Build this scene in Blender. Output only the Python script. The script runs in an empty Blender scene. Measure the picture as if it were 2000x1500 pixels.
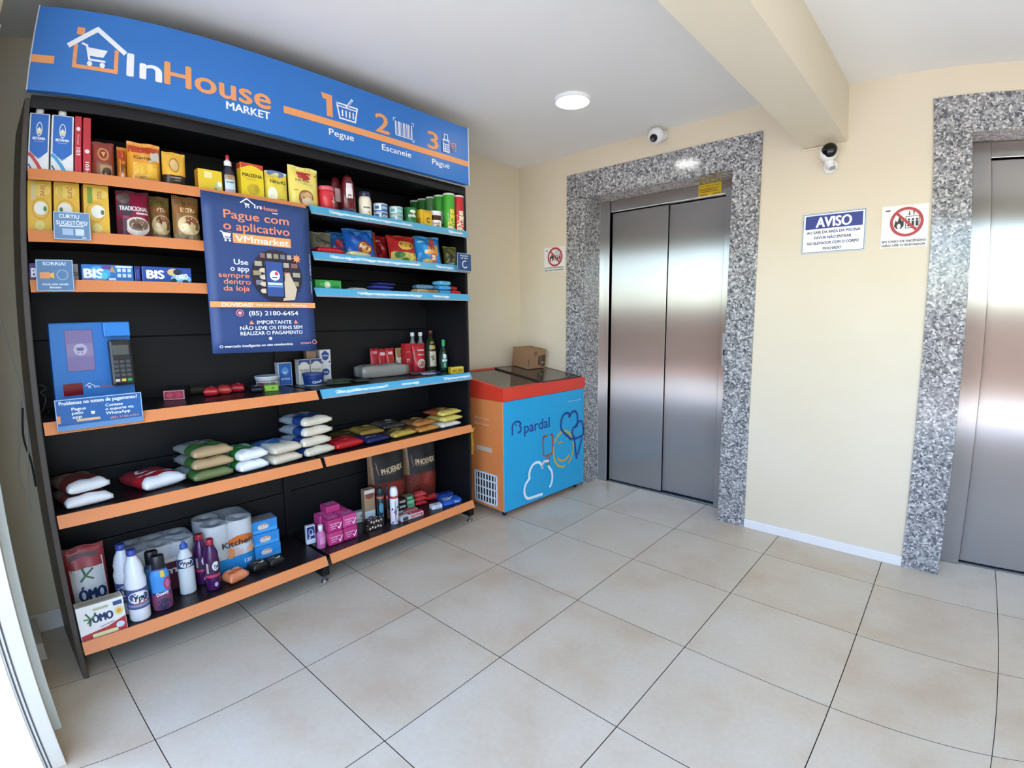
import bpy, bmesh, math, random
from mathutils import Vector, Matrix
random.seed(7)
scene = bpy.context.scene
COL = scene.collection

# ------------------------------------------------------------------ camera
CP = (2.66037, -3.28755, 1.51176)
cam = bpy.data.cameras.new('camera'); camo = bpy.data.objects.new('camera', cam); COL.objects.link(camo)
scene.camera = camo
cam.type = 'PANO'; cam.panorama_type = 'FISHEYE_LENS_POLYNOMIAL'      # a phone's wide lens with its barrel distortion
cam.sensor_fit = 'HORIZONTAL'; cam.sensor_width = 36.0; cam.fisheye_fov = math.radians(170)
cam.fisheye_polynomial_k0 = 0.0
(cam.fisheye_polynomial_k1, cam.fisheye_polynomial_k2, cam.fisheye_polynomial_k3, cam.fisheye_polynomial_k4) = (-0.056848026, -4.18605827e-05, 8.41171364e-05, -2.60019433e-06)
cam.shift_x = -0.014919; cam.shift_y = -0.004225
cam.clip_start = 0.01
YAW, PITCH, ROLL = -0.713411, -0.126053, -0.006995
_f = Vector((math.sin(YAW)*math.cos(PITCH), math.cos(YAW)*math.cos(PITCH), math.sin(PITCH)))
_r = Vector((math.cos(YAW), -math.sin(YAW), 0)); _u = _r.cross(_f)
_c, _s = math.cos(ROLL), math.sin(ROLL)
_r2 = _c*_r + _s*_u; _u2 = -_s*_r + _c*_u
mw = Matrix((( _r2.x, _u2.x, -_f.x, CP[0]), (_r2.y, _u2.y, -_f.y, CP[1]), (_r2.z, _u2.z, -_f.z, CP[2]), (0, 0, 0, 1)))
camo.matrix_world = mw

# ------------------------------------------------------------------ sky, sun, exposure
world = bpy.data.worlds.new('world'); scene.world = world; world.use_nodes = True
nt = world.node_tree; bg = nt.nodes['Background']
sky = nt.nodes.new('ShaderNodeTexSky'); sky.sky_type = 'NISHITA'; sky.sun_disc = False
sky.sun_elevation = math.radians(74); sky.sun_rotation = math.radians(0); sky.air_density = 1.0; sky.dust_density = 1.2
nt.links.new(sky.outputs[0], bg.inputs[0]); bg.inputs[1].default_value = 0.6
sun = bpy.data.lights.new('sun', 'SUN'); sun.energy = 6.0; sun.angle = math.radians(0.6); sun.color = (1, .98, .95)
suno = bpy.data.objects.new('sun', sun); COL.objects.link(suno)
suno.rotation_euler = (math.radians(-16), 0, 0); suno.location = (2, 20, 40)   # high behind the building
portal = bpy.data.lights.new('doorway_portal', 'AREA'); portal.shape = 'RECTANGLE'; portal.size = 4.6; portal.size_y = 2.5
portal.cycles.is_portal = True
po = bpy.data.objects.new('doorway_portal', portal); COL.objects.link(po); po.location = (2.9, -3.5, 1.27); po.rotation_euler = (math.radians(90), 0, 0)
vs = scene.view_settings
vs.view_transform = 'Standard'; vs.look = 'None'; vs.gamma = 1.0; vs.use_curve_mapping = False; vs.exposure = 1.72

# ------------------------------------------------------------------ helpers
def lin(c):
    if isinstance(c, str):
        c = c.lstrip('#'); c = tuple(int(c[i:i+2], 16)/255 for i in (0, 2, 4))
    return tuple(((x/12.92) if x <= .04045 else ((x+.055)/1.055)**2.4) for x in c) + (1.0,)
_MC = {}
def M(col, rough=.5, metal=0.0, spec=.5, coat=0.0, alpha=1.0, trans=0.0, emit=0.0):
    key = (col, rough, metal, spec, coat, alpha, trans, emit)
    if key in _MC: return _MC[key]
    m = bpy.data.materials.new('mat_' + col.strip('#')); m.use_nodes = True
    b = m.node_tree.nodes['Principled BSDF']
    b.inputs['Base Color'].default_value = lin(col); b.inputs['Roughness'].default_value = rough
    b.inputs['Metallic'].default_value = metal; b.inputs['Specular IOR Level'].default_value = spec
    b.inputs['Coat Weight'].default_value = coat; b.inputs['Alpha'].default_value = alpha
    b.inputs['Transmission Weight'].default_value = trans
    if emit: b.inputs['Emission Color'].default_value = lin(col); b.inputs['Emission Strength'].default_value = emit
    _MC[key] = m; return m
def nodes_mat(name, rough=.5, metal=0.0, spec=.5):
    m = bpy.data.materials.new(name); m.use_nodes = True; t = m.node_tree; b = t.nodes['Principled BSDF']
    b.inputs['Roughness'].default_value = rough; b.inputs['Metallic'].default_value = metal; b.inputs['Specular IOR Level'].default_value = spec
    return m, t, b
def node(t, typ, **kw):
    n = t.nodes.new(typ)
    for k, v in kw.items():
        if k in n.inputs: n.inputs[k].default_value = v
        else: setattr(n, k, v)
    return n
def ramp(t, fac, stops, interp='LINEAR'):
    r = t.nodes.new('ShaderNodeValToRGB'); r.color_ramp.interpolation = interp
    el = r.color_ramp.elements
    while len(el) < len(stops): el.new(.5)
    for e, (p, c) in zip(el, stops): e.position = p; e.color = lin(c)
    t.links.new(fac, r.inputs[0]); return r.outputs[0]

def mesh_obj(name, verts, faces, mats, fm=None, smooth=False, parent=None, loc=None, rz=0.0):
    me = bpy.data.meshes.new(name); me.from_pydata([tuple(v) for v in verts], [], faces)
    for m in (mats if isinstance(mats, (list, tuple)) else [mats]): me.materials.append(m)
    if fm: me.polygons.foreach_set('material_index', fm)
    if smooth: me.polygons.foreach_set('use_smooth', [True]*len(me.polygons))
    me.update()
    o = bpy.data.objects.new(name, me); COL.objects.link(o)
    if parent is not None: o.parent = parent
    if loc is not None: o.location = loc
    if rz: o.rotation_euler = (0, 0, math.radians(rz))
    return o
def empty(name, loc=(0, 0, 0), rz=0.0):
    o = bpy.data.objects.new(name, None); COL.objects.link(o); o.location = loc; o.rotation_euler = (0, 0, math.radians(rz)); o.empty_display_size = .05; return o
def tag(o, label=None, cat=None, group=None, kind=None):
    if label: o['label'] = label
    if cat: o['category'] = cat
    if group: o['group'] = group
    if kind: o['kind'] = kind
    return o
BOXF = [(0,3,2,1), (4,5,6,7), (0,1,5,4), (1,2,6,5), (2,3,7,6), (3,0,4,7)]
class MB:
    """collects shapes into one mesh"""
    def __init__(s): s.v = []; s.f = []; s.m = []
    def add(s, v, f, m=0):
        b = len(s.v); s.v += [tuple(x) for x in v]; s.f += [tuple(b+i for i in q) for q in f]; s.m += [m]*len(f); return s
    def box(s, x0, x1, y0, y1, z0, z1, m=0, bev=0.0):
        if bev <= 0:
            return s.add([(x0,y0,z0),(x1,y0,z0),(x1,y1,z0),(x0,y1,z0),(x0,y0,z1),(x1,y0,z1),(x1,y1,z1),(x0,y1,z1)], BOXF, m)
        bm = bmesh.new(); bmesh.ops.create_cube(bm, size=1)
        for v in bm.verts: v.co = ((x0+x1)/2+v.co.x*(x1-x0), (y0+y1)/2+v.co.y*(y1-y0), (z0+z1)/2+v.co.z*(z1-z0))
        bmesh.ops.bevel(bm, geom=bm.edges[:], offset=min(bev, .45*min(x1-x0, y1-y0, z1-z0)), segments=2, affect='EDGES', profile=.6)
        bm.verts.index_update(); s.add([v.co for v in bm.verts], [[v.index for v in f.verts] for f in bm.faces], m); bm.free(); return s
    def lathe(s, prof, n=20, m=0, cx=0, cy=0, sx=1, sy=1, caps=True):
        b = []
        for r, z in prof:
            b += [(cx+sx*r*math.cos(2*math.pi*k/n), cy+sy*r*math.sin(2*math.pi*k/n), z) for k in range(n)]
        f = []
        for i in range(len(prof)-1):
            for k in range(n):
                f.append((i*n+k, i*n+(k+1) % n, (i+1)*n+(k+1) % n, (i+1)*n+k))
        if caps:
            f.append(tuple(range(n-1, -1, -1))); f.append(tuple((len(prof)-1)*n+k for k in range(n)))
        return s.add(b, f, m)
    def tube(s, pts, r, n=6, m=0):
        pts = [Vector(p) for p in pts]; b = []; f = []
        for i, p in enumerate(pts):
            d = (pts[min(i+1, len(pts)-1)]-pts[max(i-1, 0)]).normalized()
            a = d.orthogonal().normalized() if abs(d.z) > .95 else d.cross(Vector((0, 0, 1))).normalized(); c = d.cross(a)
            b += [p + r*(math.cos(2*math.pi*k/n)*a + math.sin(2*math.pi*k/n)*c) for k in range(n)]
        for i in range(len(pts)-1):
            for k in range(n): f.append((i*n+k, i*n+(k+1) % n, (i+1)*n+(k+1) % n, (i+1)*n+k))
        f.append(tuple(range(n-1, -1, -1))); f.append(tuple((len(pts)-1)*n+k for k in range(n)))
        return s.add(b, f, m)
    def build(s, name, mats, parent=None, smooth=False, loc=None, rz=0):
        return mesh_obj(name, s.v, s.f, mats, s.m, smooth, parent, loc, rz)
def box(name, x0, x1, y0, y1, z0, z1, mat, parent=None, bev=0.0, loc=None, rz=0):
    return MB().box(x0, x1, y0, y1, z0, z1, 0, bev).build(name, mat, parent, False, loc, rz)
def smooth_curve(pts, n=6):
    pts = [Vector(p) for p in pts]; out = []
    for i in range(len(pts)-1):
        p0, p1, p2, p3 = pts[max(i-1, 0)], pts[i], pts[i+1], pts[min(i+2, len(pts)-1)]
        for k in range(n):
            t = k/n
            out.append(.5*((2*p1)+(-p0+p2)*t+(2*p0-5*p1+4*p2-p3)*t*t+(-p0+3*p1-3*p2+p3)*t**3))
    return out+[pts[-1]]

# ---- flat print: lettering and marks as thin shapes laid on a surface
_TC = {}
def text_tris(s, bold):
    key = (s, bold)
    if key in _TC: return _TC[key]
    cu = bpy.data.curves.new('lettering', 'FONT'); cu.body = s; cu.size = 1.0; cu.offset = bold; cu.resolution_u = 4; cu.fill_mode = 'FRONT'
    o = bpy.data.objects.new('lettering_tmp', cu); COL.objects.link(o); bpy.context.view_layer.update()
    me = bpy.data.meshes.new_from_object(o.evaluated_get(bpy.context.evaluated_depsgraph_get()))
    v = [(p.co.x, p.co.y) for p in me.vertices]; f = [tuple(p.vertices) for p in me.polygons]
    bpy.data.objects.remove(o); bpy.data.curves.remove(cu); bpy.data.meshes.remove(me)
    if not v: v = [(0, 0)]
    xs = [p[0] for p in v]; x0, x1 = min(xs), max(xs)
    r = ([(p[0]-x0, p[1]) for p in v], f, x1-x0); _TC[key] = r; return r
CAP = .73          # cap height of the built-in face at size 1
# element makers: every one returns (list of 2d points, faces, colour)
def R(u0, v0, u1, v1, c): return ('R', u0, v0, u1, v1, c)
def E(u, v, ru, rv, c, a0=0, a1=360): return ('E', u, v, ru, rv, c, a0, a1)
def O(u, v, ru, rv, t, c, a0=0, a1=360): return ('O', u, v, ru, rv, t, c, a0, a1)
def PG(pts, c): return ('P', pts, c)
def L(pts, w, c): return ('L', pts, w, c)
def T(s, u, v, h, c, w=None, bold=.02, rot=0, al='c', shear=0): return ('T', s, u, v, h, c, w, bold, rot, al, shear)
def decal(name, elems, warp, parent, W=1.0, H=1.0, lift=.0007, step=.03, rough=.5, loc=None):
    """elems in units of W (u) and H (v); warp(u, v, lift) -> local point"""
    verts, faces, fm, mats = [], [], [], []
    for i, e in enumerate(elems):
        lf = lift + .00025*i
        k = e[0]; offs = []
        if k == 'R':
            _, u0, v0, u1, v1, c = e; u0, u1, v0, v1 = u0*W, u1*W, v0*H, v1*H
            nu = max(1, min(14, math.ceil(abs(u1-u0)/step))); nv = max(1, min(14, math.ceil(abs(v1-v0)/step)))
            p = [(u0+(u1-u0)*a/nu, v0+(v1-v0)*b/nv) for b in range(nv+1) for a in range(nu+1)]
            f = [(b*(nu+1)+a, b*(nu+1)+a+1, (b+1)*(nu+1)+a+1, (b+1)*(nu+1)+a) for b in range(nv) for a in range(nu)]
        elif k == 'E':
            _, u, v, ru, rv, c, a0, a1 = e; n = 20; full = abs(a1-a0) >= 360
            p = [(u*W, v*H)]; f = []; rings = 2
            for q in range(1, rings+1):
                for a in range(n+1):
                    an = math.radians(a0+(a1-a0)*a/n); p.append((u*W+ru*W*q/rings*math.cos(an), v*H+rv*H*q/rings*math.sin(an)))
            for a in range(n):
                f.append((0, 1+a, 2+a))
                for q in range(rings-1): f.append((1+q*(n+1)+a, 1+(q+1)*(n+1)+a, 2+(q+1)*(n+1)+a, 2+q*(n+1)+a))
        elif k == 'O':
            _, u, v, ru, rv, t, c, a0, a1 = e; n = 28; p = []; f = []
            for a in range(n+1):
                an = math.radians(a0+(a1-a0)*a/n); cc, ss = math.cos(an), math.sin(an)
                p += [(u*W+ru*W*cc, v*H+rv*H*ss), (u*W+(ru*W-t)*cc, v*H+(rv*H-t)*ss)]
            f = [(2*a, 2*a+2, 2*a+3, 2*a+1) for a in range(n)]
        elif k == 'P':
            _, pts, c = e; p = [(a*W, b*H) for a, b in pts]; f = [tuple(range(len(p)))]
        elif k == 'L':
            _, pts, w, c = e; p = []; f = []
            q = [Vector((a*W, b*H)) for a, b in pts]
            for a, b in zip(q[:-1], q[1:]):
                d = (b-a); 
                if d.length < 1e-7: continue
                d.normalize(); nn = Vector((-d.y, d.x))*w/2; ex = d*w*.35; o = len(p); offs += [.00004*(len(f) % 3)]*4
                p += [tuple(a-ex-nn), tuple(b+ex-nn), tuple(b+ex+nn), tuple(a-ex+nn)]; f.append((o, o+1, o+2, o+3))
        else:
            _, s, u, v, h, c, w, bold, rot, al, shear = e
            tv, tf, tw = text_tris(s, 0.0); sc = h*H/CAP; sx = sc
            if w is not None: sx = w*W/max(tw, 1e-5)
            ca, sa = math.cos(math.radians(rot)), math.sin(math.radians(rot)); ox = {'c': -tw/2, 'l': 0, 'r': -tw}[al]
            p = []; f = []; bd = bold*1.25*sc
            for q_, (dx, dy) in enumerate(((0, 0), (bd, 0), (-bd, 0), (0, bd*.6), (0, -bd*.6)) if bold > .011 else ((0, 0),)):   # heavier strokes: the same glyphs laid side by side
                o0 = len(p)
                for a, b in tv:
                    X = (a+ox)*sx + shear*b*sc + dx; Y = b*sc - h*H/2 + dy
                    p.append((u*W+X*ca-Y*sa, v*H+X*sa+Y*ca)); offs.append(.00002*q_)
                f += [tuple(o0+x for x in t_) for t_ in tf]
        m = M(c, rough) if isinstance(c, str) else c
        if m not in mats: mats.append(m)
        mi = mats.index(m); b0 = len(verts)
        verts += [warp(a, b, lf+(offs[n_] if offs else 0)) for n_, (a, b) in enumerate(p)]; faces += [tuple(b0+x for x in q) for q in f]; fm += [mi]*len(f)
    return mesh_obj(name, verts, faces, mats, fm, False, parent, loc)

# ------------------------------------------------------------------ surface materials
def paint(name, a, b, rough=.75, scale=1.4, bump=.04):
    m, t, p = nodes_mat(name, rough)
    tc = node(t, 'ShaderNodeTexCoord'); n = node(t, 'ShaderNodeTexNoise', Scale=scale, Detail=4.0)
    t.links.new(tc.outputs['Object'], n.inputs['Vector'])
    t.links.new(ramp(t, n.outputs['Fac'], [(.3, a), (.7, b)]), p.inputs['Base Color'])
    n2 = node(t, 'ShaderNodeTexNoise', Scale=160.0, Detail=2.0); bp = node(t, 'ShaderNodeBump', Strength=bump, Distance=.002)
    t.links.new(tc.outputs['Object'], n2.inputs['Vector']); t.links.new(n2.outputs['Fac'], bp.inputs['Height']); t.links.new(bp.outputs[0], p.inputs['Normal'])
    return m
M_WALL = paint('wall_paint', '#ddd0b3', '#e1d5bc')
M_CEIL = paint('ceiling_paint', '#f1efe9', '#f4f2ec', .85)
M_BEAM = paint('beam_paint', '#e0d4b8', '#e4d9c2')
def tile_mat():
    m, t, p = nodes_mat('ceramic_tile', .3, 0, .45)
    g = node(t, 'ShaderNodeNewGeometry'); oi = node(t, 'ShaderNodeObjectInfo')
    ad = node(t, 'ShaderNodeVectorMath', operation='ADD'); sc = node(t, 'ShaderNodeVectorMath', operation='SCALE'); sc.inputs['Scale'].default_value = 9.0
    cmb = node(t, 'ShaderNodeCombineXYZ'); t.links.new(oi.outputs['Random'], cmb.inputs[2]); t.links.new(cmb.outputs[0], sc.inputs[0])
    t.links.new(g.outputs['Position'], ad.inputs[0]); t.links.new(sc.outputs[0], ad.inputs[1])
    n = node(t, 'ShaderNodeTexNoise', Scale=2.6, Detail=5.0, Roughness=.55); t.links.new(ad.outputs[0], n.inputs['Vector'])
    c1 = ramp(t, n.outputs['Fac'], [(.28, '#c5b197'), (.5, '#d0c3ad'), (.74, '#d4cbba')])
    n2 = node(t, 'ShaderNodeTexNoise', Scale=45.0, Detail=4.0); t.links.new(g.outputs['Position'], n2.inputs['Vector'])
    mx = node(t, 'ShaderNodeMix', data_type='RGBA', blend_type='MULTIPLY'); mx.inputs[0].default_value = .25
    t.links.new(c1, mx.inputs[6]); t.links.new(ramp(t, n2.outputs['Fac'], [(.3, '#e2dcd2'), (.7, '#ffffff')]), mx.inputs[7])
    t.links.new(mx.outputs[2], p.inputs['Base Color'])
    mr = node(t, 'ShaderNodeMapRange'); mr.inputs['To Min'].default_value = .24; mr.inputs['To Max'].default_value = .4
    t.links.new(n.outputs['Fac'], mr.inputs['Value']); t.links.new(mr.outputs[0], p.inputs['Roughness'])
    return m
M_TILE = tile_mat()
M_GROUT = M('#33281f', 1.0, 0, .05)
def granite_mat():
    m, t, p = nodes_mat('polished_granite', .12, 0, .5)
    tc = node(t, 'ShaderNodeNewGeometry')
    dn = node(t, 'ShaderNodeTexNoise', Scale=30.0, Detail=2.0); t.links.new(tc.outputs['Position'], dn.inputs['Vector'])
    wr = node(t, 'ShaderNodeVectorMath', operation='MULTIPLY_ADD'); wr.inputs[1].default_value = (.03, .03, .03)
    t.links.new(dn.outputs['Color'], wr.inputs[0]); t.links.new(tc.outputs['Position'], wr.inputs[2])
    v = node(t, 'ShaderNodeTexVoronoi', Scale=92.0); t.links.new(wr.outputs[0], v.inputs['Vector'])
    sp = node(t, 'ShaderNodeSeparateColor'); t.links.new(v.outputs['Color'], sp.inputs[0])
    c1 = ramp(t, sp.outputs[0], [(0, '#55565a'), (.14, '#757574'), (.40, '#949392'), (.66, '#afaeab'), (.88, '#cfcdc8')], 'CONSTANT')
    t.links.new(c1, p.inputs['Base Color']); return m
M_GRAN = granite_mat()
def steel_mat():      # vertical brushing: reflections smear sideways and stay crisp in height
    m = bpy.data.materials.new('brushed_steel'); m.use_nodes = True; t = m.node_tree
    t.nodes.remove(t.nodes['Principled BSDF']); b = t.nodes.new('ShaderNodeBsdfAnisotropic'); b.distribution = 'GGX'
    b.inputs['Color'].default_value = lin('#bcbab8'); b.inputs['Anisotropy'].default_value = -.8
    g = node(t, 'ShaderNodeNewGeometry'); mp = node(t, 'ShaderNodeVectorMath', operation='MULTIPLY'); mp.inputs[1].default_value = (700, 700, 3)
    n = node(t, 'ShaderNodeTexNoise', Scale=1.0, Detail=2.0)
    t.links.new(g.outputs['Position'], mp.inputs[0]); t.links.new(mp.outputs[0], n.inputs['Vector'])
    mr = node(t, 'ShaderNodeMapRange'); mr.inputs['To Min'].default_value = .27; mr.inputs['To Max'].default_value = .35
    t.links.new(n.outputs['Fac'], mr.inputs['Value']); t.links.new(mr.outputs[0], b.inputs['Roughness'])
    tg = node(t, 'ShaderNodeCombineXYZ'); tg.inputs[0].default_value = 1.0; t.links.new(tg.outputs[0], b.inputs['Tangent'])
    t.links.new(b.outputs[0], t.nodes['Material Output'].inputs['Surface'])
    return m
M_STEEL = steel_mat()
M_WHITE = M('#f0efea', .5); M_BLACK = M('#15151a', .45); M_GLASS = M('#eef4f4', .02, 0, .5, 0, 1, 1.0)
M_GAP = M('#0c0c0e', .8)

# ------------------------------------------------------------------ the room
XL, YB, YF, ZC, XR = -.58, .36, -3.31, 2.88, 5.4
st = lambda o: tag(o, kind='structure')
floor = st(box('floor', XL, XR, -3.49, .70, -.08, -.0008, M_GROUT))
_tm = {}
def tile(parent, x0, x1, y0, y1, zt=0.0, mat=M_TILE):
    w, d = round(x1-x0, 3), round(y1-y0, 3)
    if w < .01 or d < .01: return
    if (w, d) not in _tm:
        b = MB(); e = .00012
        b.add([(-w/2, -d/2, -.02), (w/2, -d/2, -.02), (w/2, d/2, -.02), (-w/2, d/2, -.02), (-w/2, -d/2, -e), (w/2, -d/2, -e), (w/2, d/2, -e), (-w/2, d/2, -e),
               (-w/2+e, -d/2+e, 0), (w/2-e, -d/2+e, 0), (w/2-e, d/2-e, 0), (-w/2+e, d/2-e, 0)],
              [(0,1,5,4), (1,2,6,5), (2,3,7,6), (3,0,4,7), (4,5,9,8), (5,6,10,9), (6,7,11,10), (7,4,8,11), (8,9,10,11)])
        o = b.build('tile', mat, parent); _tm[(w, d)] = o.data
    else:
        o = bpy.data.objects.new('tile', _tm[(w, d)]); COL.objects.link(o); o.parent = parent
    o.location = ((x0+x1)/2, (y0+y1)/2, zt)
g = .0022
for i in range(-1, 9):
    for j in range(-2, 6):
        x0, x1 = max(.6*i+g, XL), min(.6*(i+1)-g, XR); y1, y0 = min(-.6*j-g, .62), max(-.6*(j+1)+g, -3.488)
        if x1 > x0 and y1 > y0: tile(floor, x0, x1, y0, y1)
st(box('ceiling', XL-.15, XR+.15, -3.49, .9, ZC, ZC+.14, M_CEIL))
st(box('wall_left', XL-.15, XL, -3.49, .9, -.05, ZC, M_WALL))
st(box('wall_right', XR, XR+.15, -3.49, .9, -.05, ZC, M_WALL))
E1 = (-.02, 1.567); E2 = (2.503, 4.09); ZG = 2.71
wb = MB()
for x0, x1, z0 in ((XL, E1[0]+.012, 0), (E1[1]-.012, E2[0]+.012, 0), (E2[1]-.012, XR, 0)): wb.box(x0, x1, YB, .9, z0-.05, ZC)
for a, b in (E1, E2): wb.box(a+.012, b-.012, YB, .9, ZG-.012, ZC)
st(wb.build('wall_back', M_WALL))
st(box('beam_ceiling', 1.82, 2.06, -3.33, YB, 2.545, ZC, M_BEAM))
def skirting(name, x0, x1, y0, y1, h=.062): return st(box(name, x0, x1, y0, y1, 0, h, M('#e9e7e2', .45), bev=.004))
skirting('baseboard_back', E1[1], E2[0], .345, YB)
skirting('baseboard_back_right', E2[1], XR, .345, YB)
skirting('baseboard_left', XL, XL+.014, -3.30, -.75, .10)
# the front side: pier beside the doorway, its jamb, the lintel over the opening
st(box('wall_front', XL, .30, -3.48, YF-.005, -.05, ZC, M_WALL))
st(box('wall_front_lintel', .30, XR, -3.49, -3.33, 2.55, ZC, M_WALL))
st(box('baseboard_front', XL+.0145, -.27, YF-.005, -3.264, 0, .085, M('#e9e7e2', .45), bev=.004))
st(box('trim_1', -.05, .32, -3.34, -3.297, 0, 2.55, M('#dde8e8', .35), bev=.003))
jamb = st(box('door_3', .302, .56, -3.485, -3.33, 0, 2.55, M('#c2bcac', .4), bev=.003))
for y in (-3.392, -3.408): box('gasket', .558, .563, y-.003, y+.003, 0, 2.55, M('#3a3a3a', .7), jamb)
box('track_strip', .559, .566, -3.478, -3.42, 0, 2.55, M('#f7f7f5', .3), jamb)
# outside: paving, a far wall in the sun, the unseen roof slab above
st(box('ground_outside', -40, 45, -60, -3.49, -.12, -.02, M('#cfccc8', .7)))
st(box('wall_far', -40, 45, -7.6, -7.35, -.02, 1.76, M('#7e6659', .85)))
st(box('roof_slab', -6, 9, -3.55, 8, ZC+.145, 3.3, M('#d8cfbf', .8)))

# ------------------------------------------------------------------ lifts
def lift(name, x0, x1):
    root = st(empty(name)); a, b = x0, x1; ia, ib = a+.192, b-.185; it = 2.50; yf = .345
    box('granite_slab', a, ia, yf, yf+.022, 0, it, M_GRAN, root, .002); box('granite_slab', ib, b, yf, yf+.022, 0, it, M_GRAN, root, .002)
    box('granite_slab', a, b, yf, yf+.022, it+.001, ZG, M_GRAN, root, .002)
    box('granite_return', ia-.02, ia, yf+.023, .58, 0, it, M_GRAN, root, .0015); box('granite_return', ib, ib+.02, yf+.023, .58, 0, it, M_GRAN, root, .0015)
    box('granite_return', ia, ib, yf+.023, .58, it+.001, it+.021, M_GRAN, root, .0015)
    da, db = ia+.10, ib-.125; zt = 2.40
    for x, y in ((ia, da), (db, ib)): box('jamb', x, y, .58, .72, 0, it, M_STEEL, root, .004)
    box('transom', da, db, .592, .72, zt+.006, it, M_STEEL, root, .004)
    xm = (da+db)/2+.02
    box('door_panel', da+.001, xm+.006, .625, .645, .012, zt, M_STEEL, root, .003)
    box('door_panel', xm+.004, db-.001, .652, .672, .012, zt, M_STEEL, root, .003)
    box('shaft_back', da, db, .69, .72, 0, it, M_GAP, root)
    s = box('sill', ia, ib, .60, .72, -.02, .006, M('#8d8f92', .35, .9), root)
    for k in range(3): box('sill_groove', da, db, .624+.022*k, .634+.022*k, .0055, .0072, M_GAP, s)
    cp = box('call_panel', db+.022, db+.075, .574, .582, 1.13, 1.38, M('#d8d8d8', .25, .8), root, .002)
    box('display', db+.033, db+.064, .571, .575, 1.215, 1.255, M('#2a0d0d', .3), cp)
    MB().lathe([(.011, 0), (.011, .004), (.009, .006)], 14).build('button', M('#bfc1c4', .2, .8), cp).matrix_local = Matrix.Translation((db+.048, .573, 1.175)) @ Matrix.Rotation(math.pi/2, 4, 'X')
    return root
lift('door_1', *E1); lift('door_2', *E2)

# ------------------------------------------------------------------ wall signs and fixtures
flatY = lambda y: (lambda u, v, l: (u, y-l, v))
flatX = lambda x: (lambda u, v, l: (x+l, u, v))
def ban_sign(x0, x1, z0, z1, label):
    o = box('prohibition_sign', x0, x1, .3555, YB+.0005, z0, z1, M('#eceae2', .5)); tag(o, label, 'sign', 'lift fire signs')
    w, h = x1-x0, z1-z0; cx, cz, r = (x0+x1)/2+.01, z0+h*.60, .083; K = '#1d1d1d'
    el = [R(x0, z0, x1, z1, '#edebe4'), R(x0+.018, z1-.03, x0+.042, z1-.022, '#444444'),
          L([(cx-.005, cz-.035), (cx+.06, cz-.035), (cx+.06, cz+.03), (cx-.005, cz+.03), (cx-.005, cz-.035)], .003, K)]
    for k in range(3): el += [E(cx+.01+.02*k, cz+.012, .006, .006, K), R(cx+.004+.02*k, cz-.026, cx+.016+.02*k, cz+.004, K)]
    el += [PG([(cx-.062, cz-.02), (cx-.055, cz+.012), (cx-.046, cz), (cx-.036, cz+.032), (cx-.024, cz+.004), (cx-.016, cz+.014), (cx-.014, cz-.02), (cx-.026, cz-.036), (cx-.05, cz-.036)], K),
           E(cx-.038, cz-.022, .009, .014, '#edebe4'),
           L([(cx+.012, cz+.058), (cx+.012, cz+.038)], .004, K), PG([(cx+.006, cz+.044), (cx+.018, cz+.044), (cx+.012, cz+.035)], K),
           L([(cx+.034, cz+.056), (cx+.034, cz+.038)], .004, K), PG([(cx+.028, cz+.052), (cx+.04, cz+.052), (cx+.034, cz+.061)], K),
           L([(cx-.055, cz+.055), (cx+.055, cz-.055)], .014, '#b3373c'), O(cx, cz, r, r, .015, '#b3373c'),
           T('EM CASO DE INCÊNDIO', (x0+x1)/2, z0+.036, .013, K, w*.93, .012), T('NÃO USE O ELEVADOR', (x0+x1)/2, z0+.014, .013, K, w*.93, .012)]
    decal('printed_face', el, flatY(.3555), o)
ban_sign(2.258, 2.488, 1.897, 2.135, 'square white sign with red prohibition ring between the blue notice and the right-hand granite surround')
ban_sign(-.277, -.045, 1.918, 2.132, 'square white sign with red prohibition ring left of the left-hand lift, above the freezer')
o = box('notice_sign', 1.833, 2.18, .352, YB+.0005, 1.897, 2.142, M('#c9d4da', .4), bev=.003); tag(o, 'white notice with navy heading band on the wall between the two lifts', 'sign')
decal('printed_face', [R(1.838, 1.902, 2.175, 2.137, '#3f5876'), R(1.841, 1.905, 2.172, 2.134, '#eef0f0'), R(1.851, 2.045, 2.162, 2.126, '#2c3c86'),
    T('AVISO', 2.007, 2.086, .062, '#f4f4f4', .19, .03), T('AO SAIR DA AREA DA PISCINA', 2.006, 2.024, .017, '#2b3656', .29, .02), T('FAVOR NÃO ENTRAR', 2.006, 1.991, .017, '#2b3656', .2, .02),
    T('NO ELEVADOR COM O CORPO', 2.006, 1.958, .017, '#2b3656', .28, .02), T('MOLHADO', 2.006, 1.924, .017, '#2b3656', .1, .02)], flatY(.352), o)
o = box('sticker', 1.046, 1.219, .5905, .5922, 2.41, 2.497, M('#d9b51f', .5)); tag(o, 'yellow printed sticker on the steel transom of the left-hand lift', 'sticker')
decal('printed_face', [T('USO OBRIGATÓRIO', 1.132, 2.482, .011, '#3a2d08', .15, .01)] + [R(1.055, 2.46-.011*k, 1.20-.02*(k % 2), 2.465-.011*k, '#6f5a12') for k in range(3)] + [T('ATENÇÃO', 1.085, 2.42, .011, '#3a2d08', .06), T('LIGUE', 1.185, 2.42, .011, '#3a2d08', .05)], flatY(.5905), o)
# round ceiling light
cl = empty('ceiling_light', (.668, -.528, ZC)); tag(cl, 'round flush white ceiling light, switched on', 'ceiling light')
MB().lathe([(.118, 0), (.118, -.016), (.112, -.02), (.105, -.02)], 48, caps=False).build('rim', M('#f4f4f2', .4), cl, True)
MB().lathe([(.105, -.018), (.09, -.021), (.05, -.023), (.001, -.024)], 48).build('diffuser', M('#fffdf8', .5, emit=9.0), cl, True)
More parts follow.
